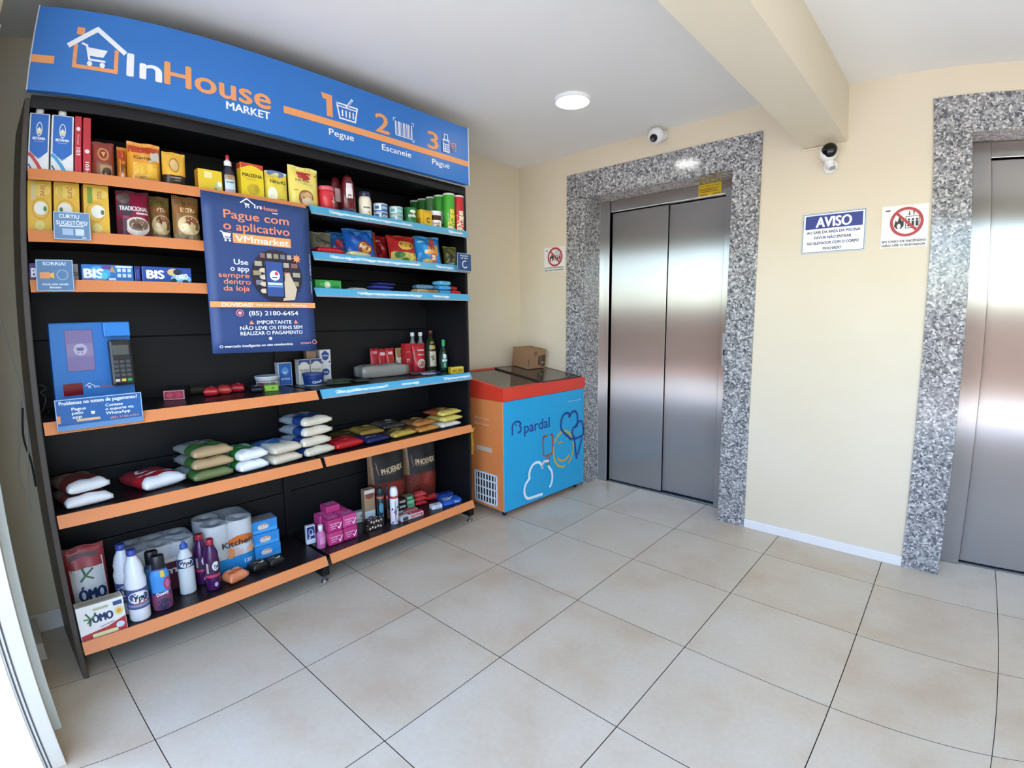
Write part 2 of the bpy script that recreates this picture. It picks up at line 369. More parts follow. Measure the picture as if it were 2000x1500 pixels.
# security cameras
def place_rot(o, p, rot): o.location = p; o.rotation_euler = rot; return o
c1 = empty('security_camera', (.86, YB, 2.84)); tag(c1, 'white ball security camera on the wall above the left-hand lift', 'camera')
MB().lathe([(.035, 0), (.035, .018), (.02, .022)], 20).build('mount', M_WHITE, c1, True).rotation_euler = (math.pi/2, 0, 0)
MB().tube([(0, -.02, 0), (.005, -.06, -.01), (.0, -.095, -.02)], .014, 10).build('arm', M_WHITE, c1, True)
s = MB().lathe([(.001, -.058), (.03, -.05), (.05, -.03), (.058, 0), (.05, .03), (.03, .05), (.001, .058)], 24).build('housing', M('#f2f1ee', .35), c1, True, (0, -.12, -.03))
lens = MB().lathe([(.027, 0), (.027, .012), (.022, .014), (.021, .01), (.001, .01)], 20).build('lens', M('#2b2226', .15), c1, True)
place_rot(lens, (.006, -.165, -.055), (math.radians(125), 0, math.radians(8)))
c2 = empty('security_camera', (1.975, YB, 2.47)); tag(c2, 'security camera with black dome face on the wall under the ceiling beam', 'camera')
MB().lathe([(.04, 0), (.04, .02), (.03, .026)], 20).build('mount', M_WHITE, c2, True, (.0, 0, -.06)).rotation_euler = (math.pi/2, 0, 0)
MB().tube([(0, -.02, -.06), (0, -.06, -.05), (0, -.09, -.02)], .026, 10).build('arm', M_WHITE, c2, True)
MB().lathe([(.001, -.045), (.03, -.04), (.046, -.02), (.05, 0), (.046, .02), (.03, .04), (.001, .045)], 24).build('housing', M('#f2f1ee', .35), c2, True, (0, -.10, 0))
MB().lathe([(.044, 0), (.04, .014), (.028, .026), (.001, .03)], 24).build('dome', M('#0b0b0d', .08), c2, True).matrix_local = Matrix.Translation((.01, -.125, .008)) @ Matrix.Rotation(math.radians(95), 4, 'X')
box('label_plate', .002, .035, -.06, -.055, -.09, -.07, M('#8f948c', .5), c2)
cd = MB().tube([(1.80, .35, 2.537), (1.94, .35, 2.537)], .006, 8).build('conduit', M('#e6ddc6', .5)); tag(cd, 'short thin cream conduit along the underside of the ceiling beam', 'conduit')
# loose white cables on the left wall
def cable(pts, r, col, label, name='cable'):
    o = MB().tube(smooth_curve(pts), r, 6).build(name, M(col, .5), None, True); tag(o, label, 'cable', 'wires by the shelf unit'); return o
cable([(-.56, -3.22, 1.55), (-.565, -3.19, 1.4), (-.56, -3.155, 1.2), (-.565, -3.15, 1.0), (-.562, -3.175, .8), (-.564, -3.19, .62)], .0035, '#e8e6df', 'white cable hanging down the wall behind the shelf unit, the longer one')
cable([(-.552, -3.162, 1.19), (-.552, -3.185, 1.0), (-.552, -3.21, .85), (-.552, -3.20, .72)], .003, '#e8e6df', 'short white cable looping off beside the longer one on the wall')
cable([(-.566, -3.158, 1.12), (-.566, -3.17, .98), (-.565, -3.152, .86), (-.565, -3.148, .74)], .0045, '#2a2a2a', 'black cable running down the wall behind the shelf unit')

# ------------------------------------------------------------------ the shelf unit
def black_panel():
    m, t, p = nodes_mat('black_powder_coat', .5, 0, .4)
    g = node(t, 'ShaderNodeNewGeometry'); n = node(t, 'ShaderNodeTexNoise', Scale=3.0, Detail=4.0); t.links.new(g.outputs['Position'], n.inputs['Vector'])
    t.links.new(ramp(t, n.outputs['Fac'], [(.3, '#0d0c0f'), (.7, '#131215')]), p.inputs['Base Color']); return m
M_BP = black_panel(); M_DECK = M('#1c1416', .33, 0, .5)
unit = empty('shelf_unit', (0, 0, 0)); tag(unit, 'tall black two-bay store shelving with blue header and orange shelf edges', 'shelving')
Y0, Y1, YM, YP = -3.145, -.865, -1.985, -.838
ZS = [2.10, 1.865, 1.675, 1.125, .745, .178]
box('side_panel', -.53, .012, Y0, Y0+.024, 0, 2.38, M('#433b34', .4), unit, .004)  # outer face: brown-grey sheen of the lit black panel put into its colour
box('side_panel', -.50, -.01, YP-.02, YP, .06, 2.40, M_BP, unit, .003)
for ya, yb in ((Y0+.026, YM-.001), (YM+.001, YP-.022)):
    zz = [.10, .44, .80, 1.10, 1.43, 1.76, 2.08, 2.38]
    for z0, z1 in zip(zz[:-1], zz[1:]): box('back_panel', -.475, -.458, ya, yb, z0+.002, z1-.002, M_BP, unit, .003)
box('backing_sheet', -.50, -.478, Y0+.026, YP-.022, .06, 2.399, M_BP, unit)  # added black sheet, keeps the lit wall from showing through the panel seams
box('back_post', -.457, -.44, YM-.022, YM+.022, .03, 2.38, M_BP, unit)
box('top_board', -.477, .0, Y0+.026, YP-.022, 2.382, 2.398, M_BP, unit)
box('front_board', -.008, .010, Y0+.026, Y1-.003, 2.345, 2.381, M_BP, unit)
RT, RB, RH = .026, .052, .048
def railwarp(zt): return lambda u, v, l: (RT+(RB-RT)*(1-v)+l, u, zt-RH*(1-v))
OR = '#e08a50'; LB = '#4da6ca'
txt = {0: [('Se liga nas nossas promos e segue nosso Insta!', -1.60, .52), ('@inhousemarket', -.98, .11)],
       1: [('Faltou algo aí? Chega mais que a gente resolve!', -1.58, .58), ('Fale com a gente', -1.08, .13)],
       2: [('Verifique os preços no totem antes de pagar', -1.50, .44), ('baixe o app', -1.12, .12)],
       3: [('Deu problema no totem?', -1.72, .32), ('acesse o app', -1.39, .12), ('E faça as suas compras!', -1.0, .22)]}
for k, z in enumerate(ZS):
    for b, (ya, yb) in enumerate(((Y0+.027, YM-.01), (YM+.012, Y1-.003))):
        yr = yb+.0
        dk = MB().box(-.456, .02, ya, yb+(.003 if b else .0), z-.028, z-.006, 0, .002).build('shelf', M_DECK, unit)
        if b == 0 or b == 1:
            for yy in (ya+.012, yb-.03): box('bracket', -.45, -.14, yy, yy+.004, z-.075, z-.029, M_BP, dk)
        col = LB if (b == 1 and k < 4) else OR
        w = railwarp(z); c = [w(ya, 1, 0), w(yr, 1, 0), w(yr, 0, 0), w(ya, 0, 0)]; cb = [(p[0]-.006, p[1], p[2]) for p in c]
        rail = mesh_obj('price_rail', c+cb, [(0,3,2,1), (4,5,6,7), (0,1,5,4), (1,2,6,5), (2,3,7,6), (3,0,4,7)], M(col, .42), None, False, unit)
        if b == 1 and k < 4:
            decal('rail_lettering', [R(ya, 0, yr, .16, '#9a9c9c')] + [T(s, y, .58, .36, '#eef6f8', wd, .015) for s, y, wd in txt[k]], w, rail, 1, 1, .0006, .4)
# plinth brackets and levelling feet
for y in (YM, YP-.012):
    lg = box('base_bracket', -.40, -.005, y-.022, y+.022, .045, .148, M_BP, unit, .003)
    MB().lathe([(.02, 0), (.02, .008), (.008, .012), (.008, .05)], 16, cx=-.03, cy=y).build('foot', M('#8a8a8c', .3, .8), lg, True)
# header sign
hx = .05
hd = box('header_panel', .012, hx, -3.142, -.862, 2.402, 2.762, M('#2f76c4', .38), unit, .003)
box('edge_strip', .01, hx+.003, -.8625, -.857, 2.40, 2.764, M('#d7dade', .35), hd); box('edge_strip', .01, hx+.003, -3.147, -3.1415, 2.40, 2.764, M('#c7ccd2', .35), hd)
HO = '#f0a060'; HW = '#f4f6f6'
def house(cx, zb, s, W, O_):   # the roofed cart emblem: base centre, height scale 1 = .18 m
    return [L([(cx-.082*s, zb+.088*s), (cx-.082*s, zb), (cx+.082*s, zb), (cx+.082*s, zb+.086*s)], .016*s, O_), R(cx-.084*s, zb+.135*s, cx-.052*s, zb+.166*s, O_),
            L([(cx-.108*s, zb+.085*s), (cx, zb+.168*s), (cx+.112*s, zb+.088*s)], .020*s, W),
            PG([(cx-.036*s, zb+.085*s), (cx+.046*s, zb+.082*s), (cx+.030*s, zb+.05*s), (cx-.026*s, zb+.05*s)], W), L([(cx-.056*s, zb+.098*s), (cx-.038*s, zb+.092*s), (cx-.024*s, zb+.034*s), (cx+.036*s, zb+.034*s)], .009*s, W),
            E(cx-.022*s, zb+.017*s, .0105*s, .0105*s, W), E(cx+.028*s, zb+.017*s, .0105*s, .0105*s, W)]
decal('emblem', house(-2.884, 2.519, 1.0, HW, HO), flatX(hx), hd)
decal('lettering', [R(-3.141, 2.516, -3.047, 2.548, HO), T('In', -2.690, 2.564, .100, HW, .134, .022), T('House', -2.380, 2.564, .100, HO, .455, .022), T('MARKET', -2.256, 2.484, .036, HW, .197, .024)], flatX(hx), hd)
bx = [(-1.803, 2.648), (-1.682, 2.648)]
steps = [R(-2.088, 2.518, -.863, 2.552, HO), PG([(-1.888, 2.676), (-1.827, 2.676), (-1.827, 2.566), (-1.861, 2.566), (-1.861, 2.648), (-1.880, 2.648)], HO), T('2', -1.524, 2.618, .106, HO, .086, .02), T('3', -1.160, 2.616, .104, HO, .080, .02),
         T('Pegue', -1.782, 2.490, .034, HW, .143, .014), T('Escaneie', -1.432, 2.488, .034, HW, .202, .014), T('Pague', -1.102, 2.488, .034, HW, .14, .014)]
steps += [L([(-1.803, 2.648), (-1.682, 2.648), (-1.697, 2.574), (-1.788, 2.574), (-1.803, 2.648)], .008, HW), L([(-1.798, 2.634), (-1.687, 2.634)], .006, HW), L([(-1.745, 2.64), (-1.712, 2.684)], .012, HW), L([(-1.741, 2.642), (-1.714, 2.679)], .004, '#2f76c4')]
for k in range(4): steps.append(R(-1.776+.021*k, 2.586, -1.768+.021*k, 2.62, HW))
for k, wd in enumerate([.006, .003, .008, .004, .004, .008, .003, .006, .005, .003, .007]): steps.append(R(-1.440+.0112*k, 2.58, -1.440+.0112*k+wd, 2.655, HW))
steps += [R(-1.441, 2.574, -1.318, 2.578, HW), L([(-1.452, 2.652), (-1.452, 2.668), (-1.438, 2.668)], .004, HW), L([(-1.324, 2.668), (-1.31, 2.668), (-1.31, 2.652)], .004, HW), L([(-1.31, 2.575), (-1.31, 2.564), (-1.322, 2.564)], .004, HW),
          R(-1.086, 2.565, -1.032, 2.642, HW), L([(-1.074, 2.642), (-1.072, 2.672), (-1.046, 2.672), (-1.044, 2.642)], .005, HW), R(-1.08, 2.615, -1.038, 2.634, '#2f76c4')]
for k in range(9): steps.append(R(-1.079+.0145*(k % 3), 2.573+.0135*(k//3), -1.069+.0145*(k % 3), 2.581+.0135*(k//3), '#2f76c4'))
steps += [L([(-1.022, 2.60), (-1.022, 2.628), (-1.012, 2.628), (-1.012, 2.60)], .004, '#d98d70'), L([(-1.003, 2.585), (-1.003, 2.632), (-.982, 2.632), (-.982, 2.585), (-1.003, 2.585)], .006, '#d98d70'), R(-1.0, 2.612, -.985, 2.62, '#d98d70')]
decal('step_markings', steps, flatX(hx), hd)

# ------------------------------------------------------------------ poster hung over the shelf fronts
pv = MB(); n = 10; PYA, PYB, PZA, PZB = -2.487, -1.997, 1.354, 2.082
def pw(u, v, l):   # slightly wavy sheet
    return (.0605+.0025*math.sin((u+2.5)*9)*math.sin((v-1.35)*6)+l, u+(.006*(v-1.354)/.73 if False else 0), v)
vv = []; ff = []
for s in (0, -.003):
    for b in range(n+1):
        for a in range(n+1):
            vv.append(pw(PYA+(PYB-PYA)*a/n, PZA+(PZB-PZA)*b/n - .010*(a/n), s))
N1 = (n+1)**2
for b in range(n):
    for a in range(n):
        i = b*(n+1)+a; ff += [(i, i+1, i+n+2, i+n+1), (N1+i+n+1, N1+i+n+2, N1+i+1, N1+i)]
for k in range(n):
    ff += [(k+1, k, N1+k, N1+k+1), (n*(n+1)+k, n*(n+1)+k+1, N1+n*(n+1)+k+1, N1+n*(n+1)+k), (k*(n+1), (k+1)*(n+1), N1+(k+1)*(n+1), N1+k*(n+1)), ((k+1)*(n+1)+n, k*(n+1)+n, N1+k*(n+1)+n, N1+(k+1)*(n+1)+n)]
PB = '#2b4477'; PO = '#e88c6a'; PW_ = '#eef1f6'
poster = mesh_obj('poster', vv, ff, M(PB, .5), None, True); tag(poster, 'large navy poster about paying by phone, hung across the shelf fronts', 'poster')
pe = house(-2.292, 2.030, .26, PW_, PB) + [T('In', -2.245, 2.044, .020, PW_, .03, .014), T('House', -2.192, 2.041, .020, PO, .075, .014), R(-2.178, 2.02, -2.153, 2.024, PW_),
      T('Pague com', -2.250, 1.994, .040, PO, .295, .014), T('o aplicativo', -2.252, 1.942, .040, PO, .30, .014), R(-2.366, 1.864, -2.098, 1.908, '#e8a05e'), T('VMmarket', -2.232, 1.886, .032, '#fbf3ea', .245, .014),
      PG([(-2.408, 1.908), (-2.372, 1.904), (-2.378, 1.888), (-2.402, 1.889)], PW_), L([(-2.418, 1.912), (-2.409, 1.908), (-2.402, 1.882), (-2.376, 1.882)], .005, PW_), E(-2.398, 1.872, .005, .005, PW_), E(-2.38, 1.872, .005, .005, PW_), R(-2.386, 1.909, -2.371, 1.914, '#d8385a'),
      T('Use', -2.339, 1.778, .026, PW_, .062, .014), T('o app', -2.347, 1.748, .026, PW_, .08, .014), T('sempre', -2.373, 1.716, .024, PO, .132, .014), T('dentro', -2.362, 1.687, .026, PO, .115, .014), T('da loja', -2.366, 1.656, .026, PO, .112, .014)]
# the round picture: a hand with a phone before stocked shelves
pcx, pcz = -2.176, 1.720
pe += [E(pcx, pcz, .123, .128, '#2a2430')]
for dz, hw in ((.085, .08), (.045, .108), (.0, .118), (-.045, .108), (-.085, .085)):
    for q in range(5):
        a = pcx-hw+q*2*hw/5; pe.append(R(a+.004, pcz+dz, a+2*hw/5-.006, pcz+dz+.022, ['#9a8e6c', '#7c7b8c', '#b5a79a', '#8b5f5c', '#a9a48e'][(q+int(dz*100)) % 5]))
pe += [PG([(-2.158, 1.60), (-2.10, 1.606), (-2.085, 1.66), (-2.12, 1.74), (-2.14, 1.735), (-2.15, 1.65)], '#cdbba0')]
pe += [E(-2.243, 1.745-.033*k, .02, .011, '#d6c3aa') for k in range(4)]
pe += [R(-2.238, 1.614, -2.148, 1.796, '#1b2138'), R(-2.232, 1.622, -2.153, 1.788, '#33508f'), E(-2.192, 1.722, .024, .024, PW_), E(-2.184, 1.732, .009, .008, '#d8385a'), R(-2.205, 1.71, -2.182, 1.716, '#33508f'), R(-2.228, 1.676, -2.157, 1.688, '#cdd9e8'), R(-2.228, 1.666, -2.157, 1.672, '#7fa8d8'),
       ]
sp_ = [(-2.080+(.024 if k % 2 == 0 else .012)*math.cos(k*math.pi/8), 1.812+(.024 if k % 2 == 0 else .012)*math.sin(k*math.pi/8)) for k in range(16)]
pe += [PG(sp_, '#e8955e')]
pe += [R(-2.487, 1.566, -1.997, 1.592, '#e8a05e'), T('DÚVIDAS?', -2.372, 1.579, .018, '#fdf6ee', .135, .014), T('Fale com a gente via WhatsApp', -2.165, 1.579, .011, '#fdf6ee', .245, .01),
       O(-2.365, 1.540, .017, .017, .004, '#d9808a'), E(-2.365, 1.540, .008, .008, '#e9b0b0'), T('(85) 2180-6454', -2.208, 1.540, .022, PW_, .235, .014),
       PG([(-2.328, 1.487), (-2.306, 1.487), (-2.317, 1.506)], PO), T('IMPORTANTE', -2.21, 1.496, .018, PW_, .165, .014), PG([(-2.116, 1.487), (-2.094, 1.487), (-2.105, 1.506)], PO),
       T('NÃO LEVE OS ITENS SEM', -2.222, 1.469, .018, PW_, .295, .014), T('REALIZAR O PAGAMENTO', -2.222, 1.444, .018, PW_, .295, .014), E(-2.235, 1.416, .008, .008, '#d8c6cf'),
       T('O mercado inteligente no seu condomínio', -2.295, 1.386, .013, PW_, .335, .012), T('smart', -2.06, 1.388, .014, '#d9808a', .055, .02), O(-2.015, 1.390, .012, .012, .004, '#d9808a'), T('mercado inteligente   |   condomínio', -2.012, 1.74, .008, '#b9c6de', .20, .008, -90)]
decal('printed_sheet', pe, pw, poster, 1, 1, .0008, .05)

# ------------------------------------------------------------------ clear acrylic signs hooked on the shelf fronts
def acrylic(name, y0, y1, z0, z1, x, col, elems, label, lean=0.0):
    o = box(name, x, x+.003, y0, y1, z0, z1, M(col, .2, 0, .5, 0, .86), None, .001); tag(o, label, 'sign', 'acrylic shelf signs')
    el = [L([(y0+.002, z0+.002), (y1-.002, z0+.002), (y1-.002, z1-.002), (y0+.002, z1-.002), (y0+.002, z0+.002)], .003, '#a9c4d6')] + elems
    decal('printed_face', el, flatX(x+.003), o); return o
AW = '#e6edf2'
acrylic('shelf_sign', -3.030, -2.902, 1.828, 1.935, .054, '#6d8fb4', [T('CURTIU', -2.975, 1.918, .015, AW, .07, .014), T('SUGESTÕES?', -2.966, 1.893, .016, AW, .108, .014), R(-3.01, 1.878, -2.925, 1.882, AW), R(-3.0, 1.845, -2.962, 1.87, '#9fb6cc'), R(-2.955, 1.845, -2.925, 1.87, '#c6d3de'), T('inhouse', -2.925, 1.838, .007, AW, .014)], 'blue-grey acrylic sign asking for suggestions, in front of the yellow cartons')
acrylic('shelf_sign', -3.098, -2.970, 1.630, 1.750, .054, '#5f87ae', [T('SORRIA!', -3.034, 1.735, .014, AW, .078, .014), R(-3.085, 1.678, -3.05, 1.702, '#d9925a'), PG([(-3.05, 1.684), (-3.036, 1.678), (-3.036, 1.702), (-3.05, 1.696)], '#e0b24e'), O(-3.008, 1.692, .02, .02, .003, '#9db4c8'), T('Você está sendo', -3.034, 1.657, .008, AW, .09), T('filmado', -3.034, 1.645, .008, AW, .04)], 'blue acrylic sign with orange camera symbol, second from the shelf end')
acrylic('shelf_sign', -3.075, -2.774, 1.086, 1.211, .054, '#2f68a8', [T('Problemas no totem de pagamento?', -2.925, 1.196, .015, AW, .27, .02), T('Pague', -2.995, 1.170, .012, AW, .048, .02), T('pelo', -3.0, 1.154, .012, AW, .038, .02), T('app', -3.003, 1.138, .012, AW, .032, .02), R(-3.005, 1.118, -2.925, 1.128, '#d8b27a'), PG([(-2.955, 1.155), (-2.94, 1.153), (-2.943, 1.142), (-2.953, 1.142)], AW),
    T('Contate', -2.873, 1.172, .012, AW, .06, .02), T('o suporte via', -2.855, 1.156, .012, AW, .098, .02), T('WhatsApp', -2.862, 1.139, .012, AW, .085, .02), T('(85) 2180-6454', -2.84, 1.118, .009, '#c98a7a', .1), T('Não leve os itens sem pagar', -2.855, 1.098, .009, AW, .16, .01), R(-3.072, 1.118, -3.06, 1.148, '#d98a55'), R(-3.073, 1.088, -2.776, 1.108, '#5a86b4')], 'wide blue acrylic sign about terminal problems, under the payment terminal')
acrylic('shelf_sign', -.990, -.862, 1.826, 1.945, .054, '#33507c', [T('Estamos', -.926, 1.93, .01, AW, .07, .02), T('de olho', -.926, 1.914, .01, AW, .06, .02), O(-.922, 1.872, .024, .026, .006, AW, 60, 330)], 'dark blue acrylic sign with white C shape at the right end of the snack shelf')

# ------------------------------------------------------------------ payment terminal
ks = empty('payment_terminal', (-.11, -2.908, 1.1195)); tag(ks, 'bright blue self-service payment terminal with screen, standing on the shelf', 'terminal')
MB().box(-.06, .0, -.147, .147, 0, .388, 0, .006).build('housing', M('#2577c2', .4), ks)
box('screen', -.001, .0025, -.092, .008, .185, .358, M('#6a5f86', .2), ks)
decal('screen_image', [R(-.09, .187, .006, .356, M('#6f648e', .25, emit=.12)), R(-.09, .245, .006, .3, M('#7a7094', .25, emit=.12)), E(-.040, .275, .025, .025, '#b9b3c6'), PG([(-.054, .283), (-.026, .283), (-.030, .27), (-.05, .27)], '#6f648e'), E(-.048, .262, .003, .003, '#6f648e'), E(-.034, .262, .003, .003, '#6f648e')], lambda u, v, l: (.003+l, u, v), ks)
box('scanner_window', -.001, .003, -.115, -.045, .085, .135, M('#7d1620', .15), ks)
decal('lettering', house(-.02, .108, .14, HW, '#2577c2') + [T('In', .006, .116, .012, HW, .018, .02), T('House', .045, .114, .012, '#b9685a', .05, .02)], lambda u, v, l: (l, u, v), ks)
pr_ = box('reader_bracket', .0005, .03, .045, .142, .325, .386, M('#2a86d6', .4), ks, .004)
cr = empty('card_reader', (-.058, -2.812, 1.215)); tag(cr, 'black handheld card reader with keypad fixed to the blue terminal', 'card reader')
cr.rotation_euler = (0, math.radians(-4), 0)
MB().box(-.02, .022, -.041, .041, .02, .215, 0, .010).build('body', M('#17171a', .35), cr)
box('display', .0215, .0235, -.029, .029, .15, .192, M('#54554f', .2), cr, .001)
for r_ in range(4):
    for c_ in range(3): box('key', .0215, .0245, -.03+.022*c_, -.014+.022*c_, .058+.019*r_, .07+.019*r_, M('#4a4a4e', .5), cr, .001)
for c_, kc in enumerate(('#d9c3bc', '#e2b93b', '#2f9a46')): box('key', .0215, .0245, -.03+.022*c_, -.014+.022*c_, .036, .048, M(kc, .5), cr, .001)
cable([(-.2, -3.07, 1.25), (-.17, -3.085, 1.21), (-.2, -3.06, 1.18), (-.16, -3.08, 1.14), (-.19, -3.055, 1.125)], .003, '#1a1a1c', 'black cable coiled beside the payment terminal')
cable([(-.26, -3.10, 1.25), (-.235, -3.072, 1.235), (-.255, -3.095, 1.215), (-.235, -3.08, 1.19), (-.25, -3.10, 1.125)], .0022, '#8a8a88', 'thin grey cable coiled beside the payment terminal')

# ------------------------------------------------------------------ chest freezer
fz = empty('chest_freezer', (.152, -.666, 0)); fz.rotation_euler = (0, 0, math.radians(-2.45)); tag(fz, 'blue and orange chest freezer with red rim and sliding glass top', 'freezer')
D_, W_ = .62, .985      # local: x back is negative, y right
FO = '#e2884a'; FB = '#22a6d8'; FR = '#dc3f2a'
def gapwall(): pass
body = MB(); body.box(-D_, -.001, 0, W_, .05, .895, 0, .008).build('cabinet', M(FO, .45), fz)
box('front_wrap', -.002, .003, .004, W_-.002, .05, .893, M(FB, .4), fz, .001)
def slope(x): return .99 + (-x/D_)*.085
o_, i_ = .006, .05
def rimbox(x0, x1, y0, y1): # a piece of the red rim with a sloping top
    return [(x0,y0,.897),(x1,y0,.897),(x1,y1,.897),(x0,y1,.897),(x0,y0,slope(x0)),(x1,y0,slope(x1)),(x1,y1,slope(x1)),(x0,y1,slope(x0))]
rb = MB()
for a in ((-D_, .008, -.004, .04), (-D_, .008, W_-.04, W_+.004), (-.035, .008, .04, W_-.04), (-D_, -D_+.04, .04, W_-.04)): rb.add(rimbox(*a), BOXF)
rb.build('rim', M(FR, .4), fz)
box('basin', -D_+.045, -.04, .045, W_-.045, .897, .90, M('#b9b3a8', .6), fz)
def lid(y0, y1, dz, nm):
    f = MB(); fr = .016
    def q(x0, x1, ya, yb): f.add([(x0,ya,slope(x0)+dz),(x1,ya,slope(x1)+dz),(x1,yb,slope(x1)+dz),(x0,yb,slope(x0)+dz),(x0,ya,slope(x0)+dz+.008),(x1,ya,slope(x1)+dz+.008),(x1,yb,slope(x1)+dz+.008),(x0,yb,slope(x0)+dz+.008)], BOXF)
    xa, xb = -D_+.03, -.022
    q(xa, xb, y0, y0+fr); q(xa, xb, y1-fr, y1); q(xa, xa+fr, y0, y1); q(xb-fr, xb, y0, y1)
    r = f.build('glass_lid', M('#3a2f2c', .35), fz)
    mesh_obj('pane', [(xa,y0,slope(xa)+dz+.003),(xb,y0,slope(xb)+dz+.003),(xb,y1,slope(xb)+dz+.003),(xa,y1,slope(xa)+dz+.003),(xa,y0,slope(xa)+dz+.0065),(xb,y0,slope(xb)+dz+.0065),(xb,y1,slope(xb)+dz+.0065),(xa,y1,slope(xa)+dz+.0065)], BOXF, M('#8a8074', .04, 0, .6, 0, 1, .75), None, False, r)
lid(.02, .53, -.012, 'a'); lid(.47, W_-.02, -.002, 'b')
# grille on the orange end
gr = MB(); gx0, gx1, gz0, gz1 = -.33, -.07, .075, .325
gr.box(gx0, gx1, -.006, .0, gz0, gz0+.014); gr.box(gx0, gx1, -.006, .0, gz1-.014, gz1); gr.box(gx0, gx0+.014, -.006, 0, gz0, gz1); gr.box(gx1-.014, gx1, -.006, 0, gz0, gz1)
grille = gr.build('vent_grille', M('#e9ebea', .45), fz)
box('vent_opening', gx0, gx1, -.001, .001, gz0, gz1, M_GAP, grille)
for k in range(1, 8): box('bar', gx0+(gx1-gx0)*k/8-.004, gx0+(gx1-gx0)*k/8+.004, -.006, -.001, gz0, gz1, M('#e9ebea', .45), grille)
for k in range(1, 4): box('bar', gx0, gx1, -.006, -.001, gz0+(gz1-gz0)*k/4-.005, gz0+(gz1-gz0)*k/4+.005, M('#e9ebea', .45), grille)
box('recess_plate', -.30, -.13, -.003, .0, .49, .525, M('#c9b9a4', .4), fz)
cb_ = MB().tube(smooth_curve([(-.32, -.012, .66), (-.345, -.014, .6), (-.34, -.012, .52), (-.35, -.012, .44)]), .012, 8).build('power_cord', M('#d6a93a', .5), fz, True)
flatL = lambda u, v, l: (u, -l, v)
decal('side_marks', [O(-.30, .745, .011, .011, .004, '#f3ece4'), O(-.30, .70, .011, .011, .004, '#f3ece4'), T('@sorvetespardal', -.215, .745, .011, '#f3ddc6', .12, .005), T('/sorvetespardal', -.215, .70, .011, '#f3ddc6', .12, .005)], flatL, fz)
NV = '#1d3f86'
ffz = lambda u, v, l: (.003+l, u, v)
def arc(cu, cv, ru, rv, a0, a1, n=14): return [(cu+ru*math.cos(math.radians(a0+(a1-a0)*k/n)), cv+rv*math.sin(math.radians(a0+(a1-a0)*k/n))) for k in range(n+1)]
fe = [T('pardal', .372, .668, .088, NV, .30, .012),
      L([(.092, .635), (.092, .69)]+arc(.140, .692, .048, .036, 180, 50)+[(.185, .705), (.172, .69), (.186, .675), (.182, .645), (.155, .64)], .015, NV), E(.130, .704, .007, .007, NV),
      L([(.445, .40), (.44, .535)]+arc(.465, .535, .025, .022, 180, 90)+[(.495, .557)], .017, '#a85848'), L(arc(.535, .535, .025, .022, 90, 0)+[(.558, .41), (.54, .392), (.462, .392)], .017, '#a85848'), L([(.492, .392), (.492, .285)], .013, '#a85848'), L([(.515, .392), (.515, .275)], .013, '#a85848'),
      L(arc(.70, .405, .132, .152, 25, 150), .019, '#c8b24e'), L(arc(.70, .405, .132, .152, 165, 275), .019, '#c8b24e'), L(arc(.70, .405, .132, .152, 300, 372), .019, '#c8b24e'),
      L(arc(.70, .36, .078, .055, 200, 335), .019, '#c8a24e'), L(arc(.655, .455, .025, .018, 20, 160), .014, '#c8a24e'), L(arc(.765, .475, .025, .018, 20, 160), .014, '#c8a24e'),
      L([(.80, .47), (.72, .53)]+arc(.735, .62, .072, .088, 210, 55)+[(.775, .668)]+arc(.835, .645, .055, .065, 130, -15)+[(.895, .61), (.865, .575)], .019, NV),
      L(arc(.855, .525, .040, .045, 260, 75)+arc(.925, .555, .045, .055, 160, -20)+[(.985, .53), (.965, .475), (.85, .462), (.81, .475)], .017, NV), L([(.848, .45), (.878, .285)], .017, NV), L([(.955, .45), (.895, .32)], .017, NV),
      L(arc(.355, .275, .085, .088, 195, 55)+arc(.46, .315, .035, .035, 200, 90)+[(.50, .345)], .022, '#e8f2f4'), L([(.275, .255)]+arc(.275, .165, .062, .075, 115, 270)+[(.42, .085)], .022, '#e8f2f4'), L([(.50, .30)]+arc(.495, .20, .055, .085, 65, -65), .022, '#e8f2f4'),
      T('@sorvetespardal', .845, .735+.07, .011, '#d8eef6', .17, .004)]
decal('painted_marks', fe, ffz, fz)
for x, y in ((-.05, .05), (-.05, W_-.06), (-D_+.06, .05), (-D_+.06, W_-.06)):
    cs = box('caster', x-.012, x+.012, y-.012, y+.012, .03, .05, M('#2a2a2c', .5), fz)
    MB().lathe([(.016, -.008), (.018, -.005), (.018, .005), (.016, .008)], 14).build('wheel', M('#1a1a1b', .6), cs, True).matrix_local = Matrix.Translation((x, y, .0185)) @ Matrix.Rotation(math.pi/2, 4, 'X')
# cardboard box on the freezer
def slope_w(x): return slope(x-.152)
cbx = MB().box(-.10, .10, -.115, .115, 0, .17, 0, .003).build('cardboard_box', M('#9c7652', .8), None, False, (-.315, .165, 1.068), -4); cbx.rotation_euler[1] = math.atan(.085/.62)
tag(cbx, 'small brown cardboard box standing at the back of the freezer top', 'box')
decal('printed_marks', [R(-.045, .12, .0, .155, '#7b5a40'), R(.02, .03, .045, .11, '#4a3628'), R(.055, .015, .108, .12, '#4f3a2c'), E(.075, .05, .01, .01, '#c9b79c'), R(.0, .11, .03, .114, '#6b4e38'), R(-.113, .03, -.10, .09, '#6b4e38')], lambda u, v, l: (.10+l, u, v), cbx)

